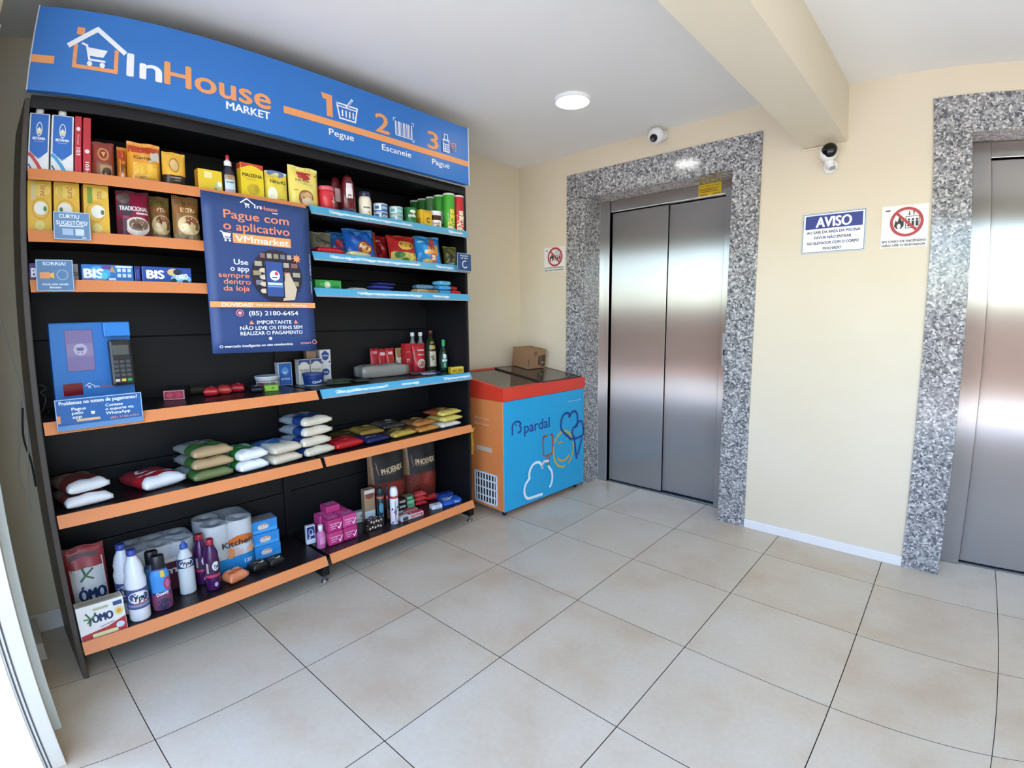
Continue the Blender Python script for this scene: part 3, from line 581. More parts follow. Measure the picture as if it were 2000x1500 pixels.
# ------------------------------------------------------------------ goods: builders (local x = right along the shelf, -y = towards the room)
def put(o, y, x, z, rz=0): o.location = (x, y, z); o.rotation_euler = (0, 0, math.radians(90+rz)); return o
def carton(name, label, cat, y0, y1, xf, z, h, d, col, front=(), side=(), top=(), group=None, rz=0, rough=.42, bev=.0025):
    w = y1-y0
    o = MB().box(-w/2, w/2, -d/2, d/2, 0, h, 0, bev).build(name, M(col, rough)); put(o, (y0+y1)/2, xf-d/2, z, rz); tag(o, label, cat, group)
    if front: decal('front_print', list(front), lambda u, v, l: (u, -d/2-l, v), o, w/2, h)
    if side: decal('side_print', list(side), lambda u, v, l: (-w/2-l, -u, v), o, d/2, h)
    if top: decal('top_print', list(top), lambda u, v, l: (u, v, h+l), o, w/2, d/2)
    return o
def sgn(x): return -1 if x < 0 else 1
def pouch(name, label, cat, y0, y1, xf, z, h, t, col, front=(), group=None, rz=0, lean=0, bag=False, seal=None, taper=0.0, seed=1, rough=.34, crumple=.003, nu=10, nv=12, two=None):
    """standing pouch (bag=True: pillow bag sealed at both ends); two=(v, colour) paints the part under v in another colour"""
    w = y1-y0; rnd = random.Random(seed)
    ph = [rnd.uniform(0, 6.28) for _ in range(6)]
    def th(u, v):
        a = max(0.0, 1-abs(u)**3)**.6
        b = (min(1, (v-.05)/.3)*min(1, (.95-v)/.35) if bag else min(1.0, .55+v*1.8)*min(1, (.93-v)/.5))
        b = max(0.0, b)**.7
        return max(.0012, t/2*a*b + crumple*a*(b > 0)*(math.sin(7*u+ph[0])*math.sin(9*v+ph[1])+.6*math.sin(13*v+5*u+ph[2])))
    def xw(u, v):
        k = 1 - taper*v - (.05*math.sin(math.pi*v) if bag else 0)
        return u*w/2*k
    def zz(u, v): return h*v + (.012*h*math.sin(5*u+ph[3]) if v > .8 else 0)
    lz = math.radians(lean); cl_, sl_ = math.cos(lz), math.sin(lz)
    def warp0(u, v, l, s=-1):
        x, y, q = xw(u, v), s*(th(u, v)+l), zz(u, v)
        return (x, y*cl_+q*sl_, q*cl_-y*sl_)
    V = []; F = []; FM = []
    for s in (-1, 1):
        for j in range(nv+1):
            for i in range(nu+1): V.append(warp0(-1+2*i/nu, j/nv, 0, s))
    N = (nu+1)*(nv+1)
    for j in range(nv):
        for i in range(nu):
            a = j*(nu+1)+i; q = (a, a+1, a+nu+2, a+nu+1); m = 1 if (two and (j+.5)/nv < two[0]) else 0
            F += [q, tuple(N+k for k in q[::-1])]; FM += [m, m]
    for i in range(nu):
        F += [(i+1, i, N+i, N+i+1), (nv*(nu+1)+i, nv*(nu+1)+i+1, N+nv*(nu+1)+i+1, N+nv*(nu+1)+i)]; FM += [1 if two else 0, 0]
    for j in range(nv):
        a = j*(nu+1); b = a+nu; F += [(a, a+nu+1, N+a+nu+1, N+a), (b+nu+1, b, N+b, N+b+nu+1)]; m = 1 if (two and (j+.5)/nv < two[0]) else 0; FM += [m, m]
    mats = [M(col, rough)] + ([M(two[1], rough)] if two else [])
    o = mesh_obj(name, V, F, mats, FM, True); put(o, (y0+y1)/2, xf-t/2, z, rz); tag(o, label, cat, group)
    W2 = lambda u, v, l: warp0(max(-1, min(1, u/(w/2))), v/h, l)
    if seal:
        sb = []; zs = .925
        decal('top_seal', [R(-1, zs, 1, 1.0, seal)] + ([R(-1, 0, 1, .06, seal)] if bag else []), W2, o, w/2, h, .0006, .02)
    if front: decal('front_print', list(front), W2, o, w/2, h, .0012, .018)
    return o
def lying(name, label, cat, y0, y1, xf, z, t, d, bands, top=(), group=None, rz=0, seed=1, rough=.35, nu=10, nv=10, tilt=0, roll=0, e=.32, p=4.5):
    """pillow bag lying flat; bands = [(depth fraction from the front, colour), ...]"""
    w = y1-y0; rnd = random.Random(seed); ph = [rnd.uniform(0, 6.28) for _ in range(5)]
    def s1(a): return max(0.0, 1-abs(a)**p)**.5
    def top_z(u, v):
        q = s1(u)*s1(v); return t*(.45+.55*(e+(1-e)*q)) - .05*t*q*(1+math.sin(6*u+ph[0]+4*v))
    def bot_z(u, v): return t*.45*(1-e)*(1-s1(u)*s1(v))
    def xy(u, v): return (u*w/2*(1-.05*(1-v*v)+.012*math.sin(9*v+ph[1])), v*d/2*(1-.04*(1-u*u)))
    V = []; F = []; FM = []
    for fn in (top_z, bot_z):
        for j in range(nv+1):
            for i in range(nu+1):
                u, v = -1+2*i/nu, -1+2*j/nv; x, y = xy(u, v); zq = fn(u, v)
                if fn is bot_z: zq = min(zq, top_z(u, v)-.001)
                V.append((x, y, zq))
    N = (nu+1)*(nv+1); cols = []
    def mi(fr):
        for k, (f, c) in enumerate(bands):
            if fr <= f: return k
        return len(bands)-1
    for j in range(nv):
        for i in range(nu):
            a = j*(nu+1)+i; q = (a, a+1, a+nu+2, a+nu+1); m = mi((j+.5)/nv); F += [q, tuple(N+k for k in q[::-1])]; FM += [m, m]
    for i in range(nu):
        F += [(i+1, i, N+i, N+i+1), (nv*(nu+1)+i, nv*(nu+1)+i+1, N+nv*(nu+1)+i+1, N+nv*(nu+1)+i)]; FM += [0, len(bands)-1]
    for j in range(nv):
        a = j*(nu+1); b = a+nu; m = mi((j+.5)/nv); F += [(a, a+nu+1, N+a+nu+1, N+a), (b+nu+1, b, N+b, N+b+nu+1)]; FM += [m, m]
    o = mesh_obj(name, V, F, [M(c, rough) for _, c in bands], FM, True); put(o, (y0+y1)/2, xf-d/2, z, rz); tag(o, label, cat, group)
    if tilt or roll: o.rotation_euler = (math.radians(tilt), math.radians(roll), math.radians(90+rz))
    if top:
        def W2(u, v, l):
            uu, vv = max(-1, min(1, u/(w/2))), max(-1, min(1, v/(d/2))); x, y = xy(uu, vv); return (x, y, top_z(uu, vv)+l)
        decal('top_print', list(top), W2, o, w/2, d/2, .0012, .018)
    return o
def bottle(name, label, cat, y, x, z, segs, front=(), rad=None, h=None, group=None, rz=0, sx=1, sy=1, n=22, rough=.3, trans=0.0):
    """segs = [(part, colour or material, [(r, z), ...]), ...]; the first is the body that parents the others"""
    root = None; prof = []
    for nm, c, p in segs:
        m = M(c, rough) if isinstance(c, str) else c
        o = MB().lathe(p, n, sx=sx, sy=sy).build(name if root is None else nm, m, root, True)
        for po in o.data.polygons:
            if len(po.vertices) > 4: po.use_smooth = False
        if root is None: root = o; put(o, y, x, z, rz); tag(o, label, cat, group)
    if front:
        body = segs[0][2]
        def rat(v):
            for (r0, z0), (r1, z1) in zip(body[:-1], body[1:]):
                if z0 <= v <= z1 and z1 > z0: return r0+(r1-r0)*(v-z0)/(z1-z0)
            return body[-1][0] if v > body[-1][1] else body[0][0]
        mx = max(r for r, _ in body)
        def W2(u, v, l):
            r = (rat(v) if rad is None else rad); a = u/mx; rr = r+l+.0004
            return (sx*rr*math.sin(a), -sy*rr*math.cos(a), v)
        decal('label_print', list(front), W2, root, mx, h or body[-1][1], .0008, .012)
    return root
def can(name, label, cat, y, x, z, r, h, col, front=(), lid='#d9d9d6', group=None, rz=0, lidh=.006):
    return bottle(name, label, cat, y, x, z, [('body', col, [(r*.97, 0), (r, .004), (r, h-.004), (r*.97, h)]), ('lid', M(lid, .3), [(r*.99, h-lidh), (r*1.02, h-lidh), (r*1.02, h+.001), (r*.9, h+.0012)])], front, r, h, group, rz)
def lm(r0, r1): return r0

# ================================================================= top shelf
Z = 2.0946
def milk(y0, y1, swoosh, label):
    o = carton('milk_carton', label, 'carton', y0, y1, -.012, Z, .235, .088, '#eef0ee', [
        R(-.86, .36, .86, .985, '#2a6cc0'), PG([(-.86, .44), (-.86, .35), (0, .22), (.86, .35), (.86, .44)], '#2a6cc0'), O(0, .73, .30, .12, .003, '#e9eef0'), E(0, .695, .26, .05, '#d9d7b4'), E(0, .725, .08, .035, '#f4f4ee'),
        T('BETÂNIA', 0, .57, .045, '#f2f5f6', 1.2, .03), R(-.45, .515, .45, .52, '#cfdcea'), L([(-.88, .30), (-.6, .26), (-.1, .14), (.15, .06)], .013, swoosh), L([(-.9, .12), (-.7, .06)], .006, '#3a4c74'), R(-.2, .245, .4, .25, '#b9bcc0')], group='milk cartons on the top shelf')
    MB().lathe([(.0165, .2355), (.0165, .256), (.015, .258)], 18, cy=-.022).build('cap', M('#f3f3f0', .4), o, True); return o
milk(-3.117, -3.037, '#c4484c', 'blue and white milk carton with red swoosh, at the left end of the top shelf')
milk(-3.030, -2.946, '#45a4d2', 'blue and white milk carton with light blue swoosh, second on the top shelf')
for k, (a, b, tz) in enumerate(((-2.941, -2.916, .45), (-2.910, -2.881, .22))):
    carton('filter_box', ['slim tall red box next to the milk, white numerals at mid height', 'slim tall red box next to the coffee pack, white numerals low down'][k], 'box', a, b, -.012, Z,   .240-.002*k, .12, '#c02c3a', [E(0, .78-.36*k, .62, .035, '#ecdcd8'), T('103', 0, tz-.04, .09 if k else .09, '#f2e9e6', .12/(b-a)*.6, .03, -90) if False else T('103', .05, tz-.05, .06, '#f2e9e6', 2.4 if k == 0 else 2.2, .03, -90), T('filtros de papel', .05, .60-.45*k if k == 0 else .10, .03, '#e9cfca', 3.2 if k == 0 else 2.4, .01, -90)], group='paper filter boxes')
pouch('coffee_pack', 'red and brown vacuum coffee pack with round emblem beside the red boxes', 'coffee', -2.876, -2.792, -.012, Z, .150, .05, '#8f3a2c', [R(-.98, .02, .98, .42, '#8a5036'), E(0, .66, .5, .19, '#c98a4a'), E(0, .66, .36, .13, '#8f3a2c'), PG([(-.2, .72), (0, .58), (.2, .72)], '#d9a463'), R(-.35, .06, .75, .36, '#b08a62'), E(.25, .17, .42, .12, '#4a2e20')], seed=3, seal='#7d3026', crumple=.001)
pouch('drink_pouch', 'small orange pouch half behind the larger orange pouch', 'pouch', -2.774, -2.735, -.060, Z, .150, .03, '#d97a24', [R(-.8, .62, .6, .9, '#b8401e'), R(-.4, .3, .5, .52, '#8a5a22'), E(0, .16, .4, .1, '#ead9c4')], seed=4, seal='#e08a34')
pouch('drink_pouch', 'large orange zip pouch with red and silver top, on the top shelf', 'pouch', -2.742, -2.614, -.010, Z, .172, .06, '#e39a2c', [R(-.96, .74, .96, .90, '#b8401e'), PG([(-.2, .82), (.9, .80), (.9, .56), (.3, .5), (-.1, .62)], '#c9c4b6'), T('Camp', -.15, .62, .08, '#3c3a1c', 1.0, .02), R(-.7, .14, .7, .48, '#e8b43c'), R(-.35, .04, .1, .16, '#b9863a')], seed=5, seal='#e6a04a')
pouch('coffee_pouch', 'yellow and black coffee pouch with plain pale oval, rounded top corner', 'coffee', -2.608, -2.515, -.010, Z, .152, .05, '#e6ae36', [E(-.05, .62, .42, .2, '#d9b777'), O(-.05, .62, .42, .2, .003, '#7a4a22'), R(-.5, .25, .45, .275, '#b9a07a'), R(-.4, .18, .4, .195, '#8a8070')], seed=6, two=(.36, '#2a1f1c'), seal='#e0a830')
carton('tea_box', 'low yellow box with pale panel beside the dark bottle', 'box', -2.470, -2.368, -.012, Z, .100, .05, '#e3c22c', [R(-.5, .62, .15, .9, '#ecdc9a'), E(.6, .25, .3, .25, '#b9c890'), E(.75, .4, .18, .12, '#eeeede'), E(.4, .15, .1, .08, '#6c8a4a')], side=[R(-.9, 0.02, .9, .98, '#d9932a')])
bottle('sweetener_bottle', 'small dark bottle with white label and red tip', 'bottle', -2.330, -.04, Z, [('body', M('#2c2b3a', .2), [(.026, 0), (.03, .006), (.03, .08), (.027, .105), (.016, .13), (.013, .14)]), ('cap', '#eceae4', [(.0165, .138), (.0165, .158), (.011, .163), (.008, .168)]), ('tip', '#b8263c', [(.0075, .166), (.009, .172), (.008, .186), (.004, .19)])], [R(-.8, .06, .8, .66, '#cfe2ea'), R(-.7, .52, .7, .68, '#a9845c'), T('ADOÇANTE', 0, .44, .06, '#3a4a6a', 1.2, .02), R(-.75, .10, .75, .2, '#b9a9c4')], sy=.7)
carton('starch_box', 'yellow box with red top and black name, on the top shelf', 'box', -2.284, -2.178, -.012, Z, .164, .05, '#e8cc26', [R(-.98, .84, .98, .99, '#c93a34'), PG([(-.9, .84), (-.4, .92), (0, .95), (.4, .92), (.9, .84), (.9, .7), (-.9, .7)], '#e8cc26'), T('MAIZENA', 0, .66, .10, '#2f2a1c', 1.72, .02), R(-.5, .54, .3, .55, '#5a5024'), E(.05, .26, .55, .16, '#c9b22a'), E(.3, .3, .2, .12, '#b39c24')], side=[R(-.9, .02, .9, .98, '#d9b322'), R(-.9, .84, .9, .98, '#b9302c')])
pouch('milk_powder_pouch', 'yellow pouch with blue arc and pale glow, between starch box and larger pouch', 'pouch', -2.166, -2.056, -.012, Z, .152, .045, '#e6cf4a', [E(0, .93, .8, .12, '#6a80a8'), E(-.1, .78, .7, .14, '#e6c83a'), T('NINHO', .1, .67, .11, '#3a3a26', 1.4, .02), E(-.45, .26, .4, .22, '#f0edd0'), R(.1, .1, .8, .14, '#c9b640')], seed=8, seal='#d9dcd8')
pouch('biscuit_pouch', 'large pale yellow pouch with red oval name and biscuits picture', 'pouch', -2.045, -1.888, -.012, Z, .205, .055, '#ecd86a', [PG([(-.5, .86), (.5, .86), (.42, .72), (0, .66), (-.42, .72)], '#b8342c'), T('Nestlé', 0, .785, .07, '#f4eae2', .85, .02), T('NEVOR', -.1, .655, .06, '#8a4a2c', .95, .02), T('CHOCOLATE', .05, .58, .05, '#9fb4bc', 1.0, .01), E(.0, .22, .5, .2, '#8f5a32'), E(.0, .26, .4, .12, '#c9a070'), E(.1, .14, .4, .1, '#dcc4a0'), R(-.8, .38, -.5, .4, '#b98a3c'), E(.8, .82, .06, .02, '#6a5a2a')], seed=9, seal='#f0e08a')
bottle('drink_mix_jar', 'short red jar with white star beside the dark red bottles', 'jar', -1.832, -.054, Z, [('body', '#cf3038', [(.036, 0), (.043, .006), (.043, .10), (.039, .112)]), ('lid', '#d8616a', [(.041, .110), (.043, .112), (.043, .130), (.039, .133)])], [R(.1, .1, .12, .9, '#a82028'), PG([(.5, .78), (.6, .55), (.9, .5), (.6, .42), (.5, .16), (.4, .42), (.15, .5), (.4, .55)], '#f0d6c4'), T('royal', .5, .56, .08, '#8a1c24', .6, .02)])
KB = [(.03, 0), (.034, .006), (.034, .12), (.03, .165), (.022, .195), (.014, .207)]
bottle('sauce_bottle', 'dark red upright squeeze bottle partly behind its twin', 'bottle', -1.748, -.098, Z, [('body', M('#5a1420', .18), KB), ('cap', '#3a2632', [(.0335, -.0), (.036, .002), (.036, .03), (.034, .032)])], [R(-.5, .35, .5, .7, '#c9a9a4')], sy=.6)
bottle('sauce_bottle', 'dark red squeeze bottle with white heart label, in front of its twin', 'bottle', -1.704, -.045, Z, [('body', M('#64161f', .18), [(r*1.12, q*1.04) for r, q in KB]), ('cap', '#3c3a5a', [(.0378, 0), (.040, .002), (.040, .034), (.038, .036)])], [R(-.45, .66, .45, .80, '#d9d2d4'), R(-.5, .42, .5, .68, '#e6dcd8'), PG([(0, .36), (-.25, .46), (-.12, .53), (0, .5), (.12, .53), (.25, .46)], '#3a1418'), O(0, .26, .4, .12, .002, '#c94a4a', 200, 340)], sy=.62, rz=-12)
bottle('mayonnaise_jar', 'cream mayonnaise jar with dark blue lid', 'jar', -1.600, -.045, Z, [('body', M('#e9dfc4', .25), [(.032, 0), (.036, .006), (.036, .095), (.031, .115), (.028, .118)]), ('lid', '#2b2f48', [(.031, .116), (.033, .118), (.033, .142), (.030, .144)])], [R(-.7, .14, .7, .56, '#f0ead8'), T('MAIONESE', 0, .46, .09, '#3a3226', 1.1, .03), E(.35, .24, .18, .07, '#d9a83a')], rz=-15)
def tins(y, r, cols, labels, txt_, grp):
    for k in range(2): can('fish_tin', labels[k], 'tin', y, -.055, Z+.0475*k, r, .0465, cols[k], [R(-1.2, .15, .0, .85, '#e2eaee'), T(txt_, .55, .5, .3, '#e8eef2', .9, .03), R(-.9, .3, -.3, .7, cols[1-k])], '#c4c9cc', grp, -25)
tins(-1.492, .0425, ('#2f5f9a', '#3a78b8'), ('blue tin under another blue tin on the top shelf', 'blue tin stacked on a blue tin, beside the mayonnaise'), 'ATUM', 'stacked blue tins')
tins(-1.382, .0420, ('#6aa8a4', '#7db8b4'), ('pale green tin under another pale green tin on the top shelf', 'pale green tin stacked on a matching tin, beside the blue tins'), 'Coco', 'stacked pale green tins')
can('pea_tin', 'dark green tin with white lettering in front of the green tubes', 'tin', -1.280, -.05, Z, .0395, .103, '#1f6a34', [R(-1.3, .1, 1.3, .3, '#2f8a44'), T('ervilha', .2, .55, .22, '#e8f0e4', 1.3, .02), E(.3, .78, .5, .1, '#d9e6d2')], '#2c7a40', None, -25)
for k, a in enumerate((-1.226, -1.200)):
    carton('stock_box', ['thin yellow box squeezed behind the other yellow box, side showing', 'yellow box with dark G shape beside the chocolate spread'][k], 'box', a, a+.024 if k == 0 else a+.066, -.014, Z, .104, .04, '#e0b428', [] if k == 0 else [R(-.98, .86, .98, .98, '#c99a1c'), O(.1, .42, .5, .16, .007, '#4a4a1c', 20, 330), E(.5, .82, .1, .03, '#6a5a1c')], side=[R(-.9, .05, .9, .5, '#b8862a')], group='stock cube boxes')
bottle('spread_jar', 'chocolate spread jar with white lid and white label', 'jar', -1.082, -.044, Z, [('body', M('#4a2416', .15), [(.034, 0), (.039, .006), (.040, .045), (.035, .07), (.037, .085), (.034, .088)]), ('lid', '#f0efea', [(.036, .086), (.0385, .088), (.0385, .112), (.035, .115)])], [R(-.95, .06, .95, .62, '#f1eee8'), T('nutella', 0, .40, .17, '#b8322c', 1.2, .02), E(.2, .2, .35, .08, '#b98a5a')], sy=.85, rz=-25)
def tube_can(y, x, col, label, k, full=True):
    el = [R(-1.6, .02, 1.6, .06, '#d8d4c6'), T('Pringles', .15, .36, .20, '#e9d44a' if col[1] != 'c' else '#f0e0c4', .0012/.0385*90*.0385/.0385*.9 if False else 2.6, .03, 90), R(-.4, .02, .5, .12, '#d9cda0')] if full else [R(-1.2, .2, 1.2, .55, '#8fa898')]
    return can('chip_tube', label, 'snack tube', y, x, Z, .0385, .238, col, el, '#dfe8da' if col[1] != 'c' else '#e9e2da', 'tubes of crisps', -30, .010)
tube_can(-.980, -.024, '#47a836', 'bright green crisp tube standing foremost of the green tubes', 0)
for k, (x, c) in enumerate(((-.108, '#3f9a38'), (-.191, '#5a8a5e'), (-.274, '#2f7a38'), (-.357, '#2c6e36'))):
    tube_can(-.990-.004*k, x, c, ['green crisp tube directly behind the foremost green tube', 'greyish green crisp tube, third back in the row of green tubes', 'dark green crisp tube, fourth back in the row of green tubes', 'dark green crisp tube at the very back of the green row'][k], k, k > 0)
tube_can(-.899, -.024, '#c22a2e', 'red crisp tube at the right end of the top shelf', 0)

# ================================================================= second shelf
Z = 1.8596
for k, (a, b) in enumerate(((-3.116, -3.027), (-3.019, -2.926), (-2.912, -2.820))):
    YB_ = '#e6b63a'
    carton('pasta_box', ['tall yellow carton at the left end of the second shelf', 'tall yellow carton behind the suggestions sign', 'tall yellow carton beside the dark red rice pouch'][k], 'carton', a, b, -.014, Z, .203, .07, YB_, [
        E(-.1+.2*(k != 1), .82, .8, .12, '#e9c862'), R(-.7, .62, -.3, .95, ['#d8c48a', '#d9b84a', '#7a9a3a'][k]), T(['leve', 'puro', 'natural'][k], .35, .80, .12, '#b5601e', .9 if k < 2 else .7, .01, -90), O(-.1 if k else .1, .46, .72, .2, .003, '#c99434'), E(.1 if k != 1 else -.15, .47, .55, .13, '#eceadc'), E(.45 if k != 1 else -.45, .46, .14, .05, '#4a7a44'), T(['', '2 42', ''][k] or ' ', .1, .27, .06, '#4a3a1c', .8), E(0, .14, .4, .09, '#e3d27a')], side=[R(-.9, .03, .9, .97, '#d39a2c')], group='tall yellow cartons')
pouch('rice_pouch', 'dark red and black pouch with a bowl picture on the second shelf', 'pouch', -2.790, -2.666, -.010, Z, .198, .07, '#8a1f3a', [R(-.96, .46, -.15, .72, '#3a3036'), E(-.55, .84, .4, .12, '#6a5a52'), T('TRADICIONAL', .0, .62, .10, '#ece4e0', 1.7, .02), R(.1, .5, .85, .54, '#e0cfc8'), E(.15, .24, .75, .20, '#d9d2c6'), E(.2, .28, .6, .13, '#7a5f48'), E(.1, .25, .3, .06, '#5a4030'), R(-.95, .03, -.5, .4, '#52222e')], seed=11, seal='#5f1c2c')
for k, (a, b, x) in enumerate(((-2.660, -2.572, -.075), (-2.578, -2.472, -.006))):
    pouch('flour_pouch', ['brown and olive pouch half behind the bowl pouch', 'brown pouch with heaped bowl picture, next to the poster'][k], 'pouch', a, b, x, Z, .200, .06, '#8f6a38', [R(-.9, .62, .9, .78, '#9a5c28'), T('EXTRA', .15, .70, .10, '#e9d3a4', 1.2, .02), R(-.96, .80, .96, .9, '#6d6a30' if k == 0 else '#7a5630'), E(.1, .36, .85, .22, '#d9bf8a'), E(.15, .46, .55, .10, '#8a5034'), E(-.2, .3, .4, .1, '#e6d3a6'), R(-.96, .02, .96, .16, '#8a7458')], seed=12+k, seal='#7d5a30', group='brown flour pouches')
# snack bags in the right-hand bay
def snack(y0, y1, xf, h, col, front, label, lean=16, rz=0, seed=1, seal=None, t=.06, name='snack_bag'):
    return pouch(name, label, 'snack bag', y0, y1, xf, Z, h, t, col, front, group='snack bags', lean=lean, rz=rz, bag=True, seed=seed, seal=seal, rough=.28, crumple=.007, nu=14, nv=18)
snack(-1.945, -1.86, -.20, .165, '#5a1a26', [T('CS', .2, .6, .1, '#d9c9c4', .6)], 'dark maroon snack bag at the back, next to the poster', 10, 0, 21)
snack(-1.862, -1.735, -.165, .155, '#8d8a78', [T('Crespo', .1, .62, .18, '#2e2a2a', 1.3, .02, -10), E(-.3, .3, .4, .14, '#b4ae96')], 'grey green snack bag standing behind the red lying bag', 14, -10, 22, '#a6a391')
lying('snack_bag', 'red and grey snack bag lying flat at the shelf front', 'snack bag', -1.925, -1.770, -.002, Z, .045, .13, [(.25, '#b8222c'), (.8, '#c02430'), (1, '#8f8c84')], [O(-.3, .1, .22, .3, .006, '#e9e2dc', 40, 300), R(-1, -.6, -.7, .6, '#a8a49a')], 'snack bags', 0, 23)
lying('snack_bag', 'cream snack bag lying flat in front of the blue bags', 'snack bag', -1.750, -1.600, .002, Z, .034, .05, [(1, '#d9cfa4')], [E(0, 0, .5, .4, '#e6dfbc')], 'snack bags', 12, 24)
snack(-1.740, -1.620, -.185, .172, '#2468b4', [E(0, .5, .5, .2, '#c03a4a'), R(-.8, .75, .6, .85, '#3c8ad0')], 'blue snack bag leaning behind the brighter blue wavy crisps bag', 14, -8, 25, '#3a80c4')
snack(-1.700, -1.515, -.065, .195, '#2060b8', [PG([(-.9, .9), (-.2, .7), (.2, .9)], '#4a94dc'), PG([(-.9, .55), (-.4, .35), (-.6, .2), (-.95, .3)], '#3c86d4'), E(.25, .34, .5, .2, '#8a2a34'), E(.25, .34, .42, .16, '#e09a2e'), T('Ruffles', .25, .34, .10, '#f0ece4', .7, .02, -12), T('ORIGINAL', .0, .62, .06, '#a8324a', .9, .02, -12), PG([(.5, .9), (.9, .7), (.9, .9)], '#4a94dc')], 'bright blue crisps bag with round orange emblem', 20, -12, 26, '#3a84d0')
snack(-1.600, -1.450, -.150, .195, '#c8542a', [PG([(-.8, .85), (.1, .75), (.6, .9)], '#d8a24a'), T('pure', .1, .72, .12, '#f0d8b4', .9, .02), E(.3, .5, .4, .14, '#e8b06a'), E(.5, .26, .4, .12, '#d9682c'), E(.1, .14, .5, .06, '#e8c48a')], 'orange red snack bag leaning behind the blue crisps', 12, -14, 27, '#b8382a')
snack(-1.475, -1.350, -.175, .180, '#a41c26', [E(-.2, .45, .4, .2, '#7a141c'), R(-.7, .75, .6, .8, '#d9b4a4')], 'dark red snack bag behind the yellow and green tortilla bag', 12, -10, 28, '#b42a30')
snack(-1.412, -1.225, -.05, .185, '#b82a2c', [R(-.9, .0, .9, .34, '#c9b24a'), E(.2, .60, .55, .17, '#e0b84a'), T('TORCIDA', .2, .6, .11, '#5a4a1c', .85, .02), E(-.3, .25, .4, .1, '#3f7a3a'), E(.4, .2, .35, .14, '#e2cf6a'), E(.1, .1, .3, .06, '#4f8a3c')], 'red and yellow snack bag with oval name, in the middle of the shelf', 18, -14, 29, '#c04030')
snack(-1.222, -1.040, -.035, .195, '#2c90d4', [R(-.75, .74, -.1, .80, '#8ccaec'), R(-.1, .34, .75, .66, '#e2a04a'), R(.15, .5, .5, .92, '#a83a4a'), PG([(-.3, .5), (.3, .44), (.2, .1), (-.5, .14)], '#e9d6b0'), R(.1, .1, .6, .36, '#d8603a'), R(.2, .17, .52, .31, '#f0e6da'), E(-.1, .12, .4, .06, '#e8c070')], 'light blue snack bag with orange and cream picture', 14, -16, 30, '#58aee0')
snack(-1.040, -.950, -.12, .135, '#4a3a24', [E(0, .5, .5, .2, '#6a5430'), E(.2, .3, .3, .1, '#8a8a4a')], 'dark brown small snack bag behind the blue C sign', 12, -10, 31)
snack(-.975, -.875, -.05, .150, '#5c5a2c', [R(-.9, .7, .9, .9, '#6e6c34'), E(0, .45, .5, .14, '#3a3820'), R(-.5, .1, .5, .2, '#8fa0a4')], 'olive green snack bag at the right end of the snack shelf', 14, -20, 32, '#787638')

# ================================================================= third shelf
Z = 1.6696
def bis(y0, y1, col, els, label, d=.05): return carton('wafer_pack', label, 'wafer pack', y0, y1, -.012, Z, .072, d, col, els, group='chocolate wafer packs', rough=.25)
bis(-3.117, -3.004, '#4a2f6e', [T('BIS', -.45, .52, .5, '#f2eef4', .8, .03)], 'purple wafer pack behind the camera sign, at the left end')
bis(-2.990, -2.944, '#8f8a8e', [T('KSY', .45, .45, .3, '#4a464c', .7, .02, 90)], 'narrow grey wafer pack right of the camera sign')
bis(-2.932, -2.748, '#2b7cc4', [E(-.35, .5, .45, .4, '#49a8dc'), E(-.05, .85, .2, .12, '#6a3a8a'), T('BIS', -.55, .5, .52, '#f3f4f6', .72, .05), E(-.14, .35, .12, .2, '#4fd0d8'), PG([(.05, .6), (.18, .95), (.3, .55)], '#c9925a'), R(.02, .12, .3, .24, '#e6eef2'), R(.3, .85, .95, .95, '#dfe8ee')] + [R(.36+.2*k, .3+.3*j, .5+.2*k, .5+.3*j, '#c9dcea') for k in range(3) for j in range(2)], 'bright blue wafer pack with large white name, left one')
bis(-2.743, -2.722, '#232c6e', [R(-.5, .2, .5, .8, '#3a46a0')], 'narrow navy wafer pack between the two wide blue ones')
bis(-2.716, -2.526, '#2a4fa0', [T('BIS', -.48, .55, .5, '#f3f4f6', .66, .05), E(.25, .7, .25, .22, '#d8c27a'), E(.55, .3, .42, .3, '#7fc4e6'), E(.42, .72, .18, .18, '#1f2a48'), E(.25, .2, .12, .14, '#20304e'), T('OREO', .58, .45, .3, '#f2f4f6', .5, .03, 12), E(.72, .14, .14, .12, '#20304e')], 'blue wafer pack with cookie pictures beside the poster')
carton('biscuit_pack', 'flat green biscuit pack on the third shelf, right of the poster', 'biscuit pack', -1.945, -1.795, -.012, Z, .052, .05, '#2f9a44', [E(-.1, .5, .25, .35, '#c9d8b0'), E(-.5, .5, .2, .2, '#4ab45c'), PG([(-.2, .4), (-.02, .8), (.1, .35)], '#e6e6d6'), R(.3, .2, .8, .4, '#257a36')], top=[R(-.9, -.8, .9, .8, '#3aa850')])
lying('candy_bar', 'pale flat bar lying on the third shelf', 'bar', -1.735, -1.630, -.012, Z, .020, .06, [(1, '#b9b4ac')], [], 'flat bars', 6, 41)
for k, (a, b, zz, c) in enumerate(((-1.600, -1.450, 0, '#2a2f7a'), (-1.585, -1.440, .020, '#3c48a4'), (-1.560, -1.425, .040, '#262a6a'))):
    lying('candy_bar', ['navy bar at the bottom of its small heap', 'blue bar in the middle of the navy heap', 'dark navy bar on top of the navy heap'][k], 'bar', a, b, -.03+.004*k, Z+zz, .019, .07, [(1, c)], [R(-.4, -.5, .3, .5, '#7a86d0')], 'flat bars', -6+7*k, 42+k)
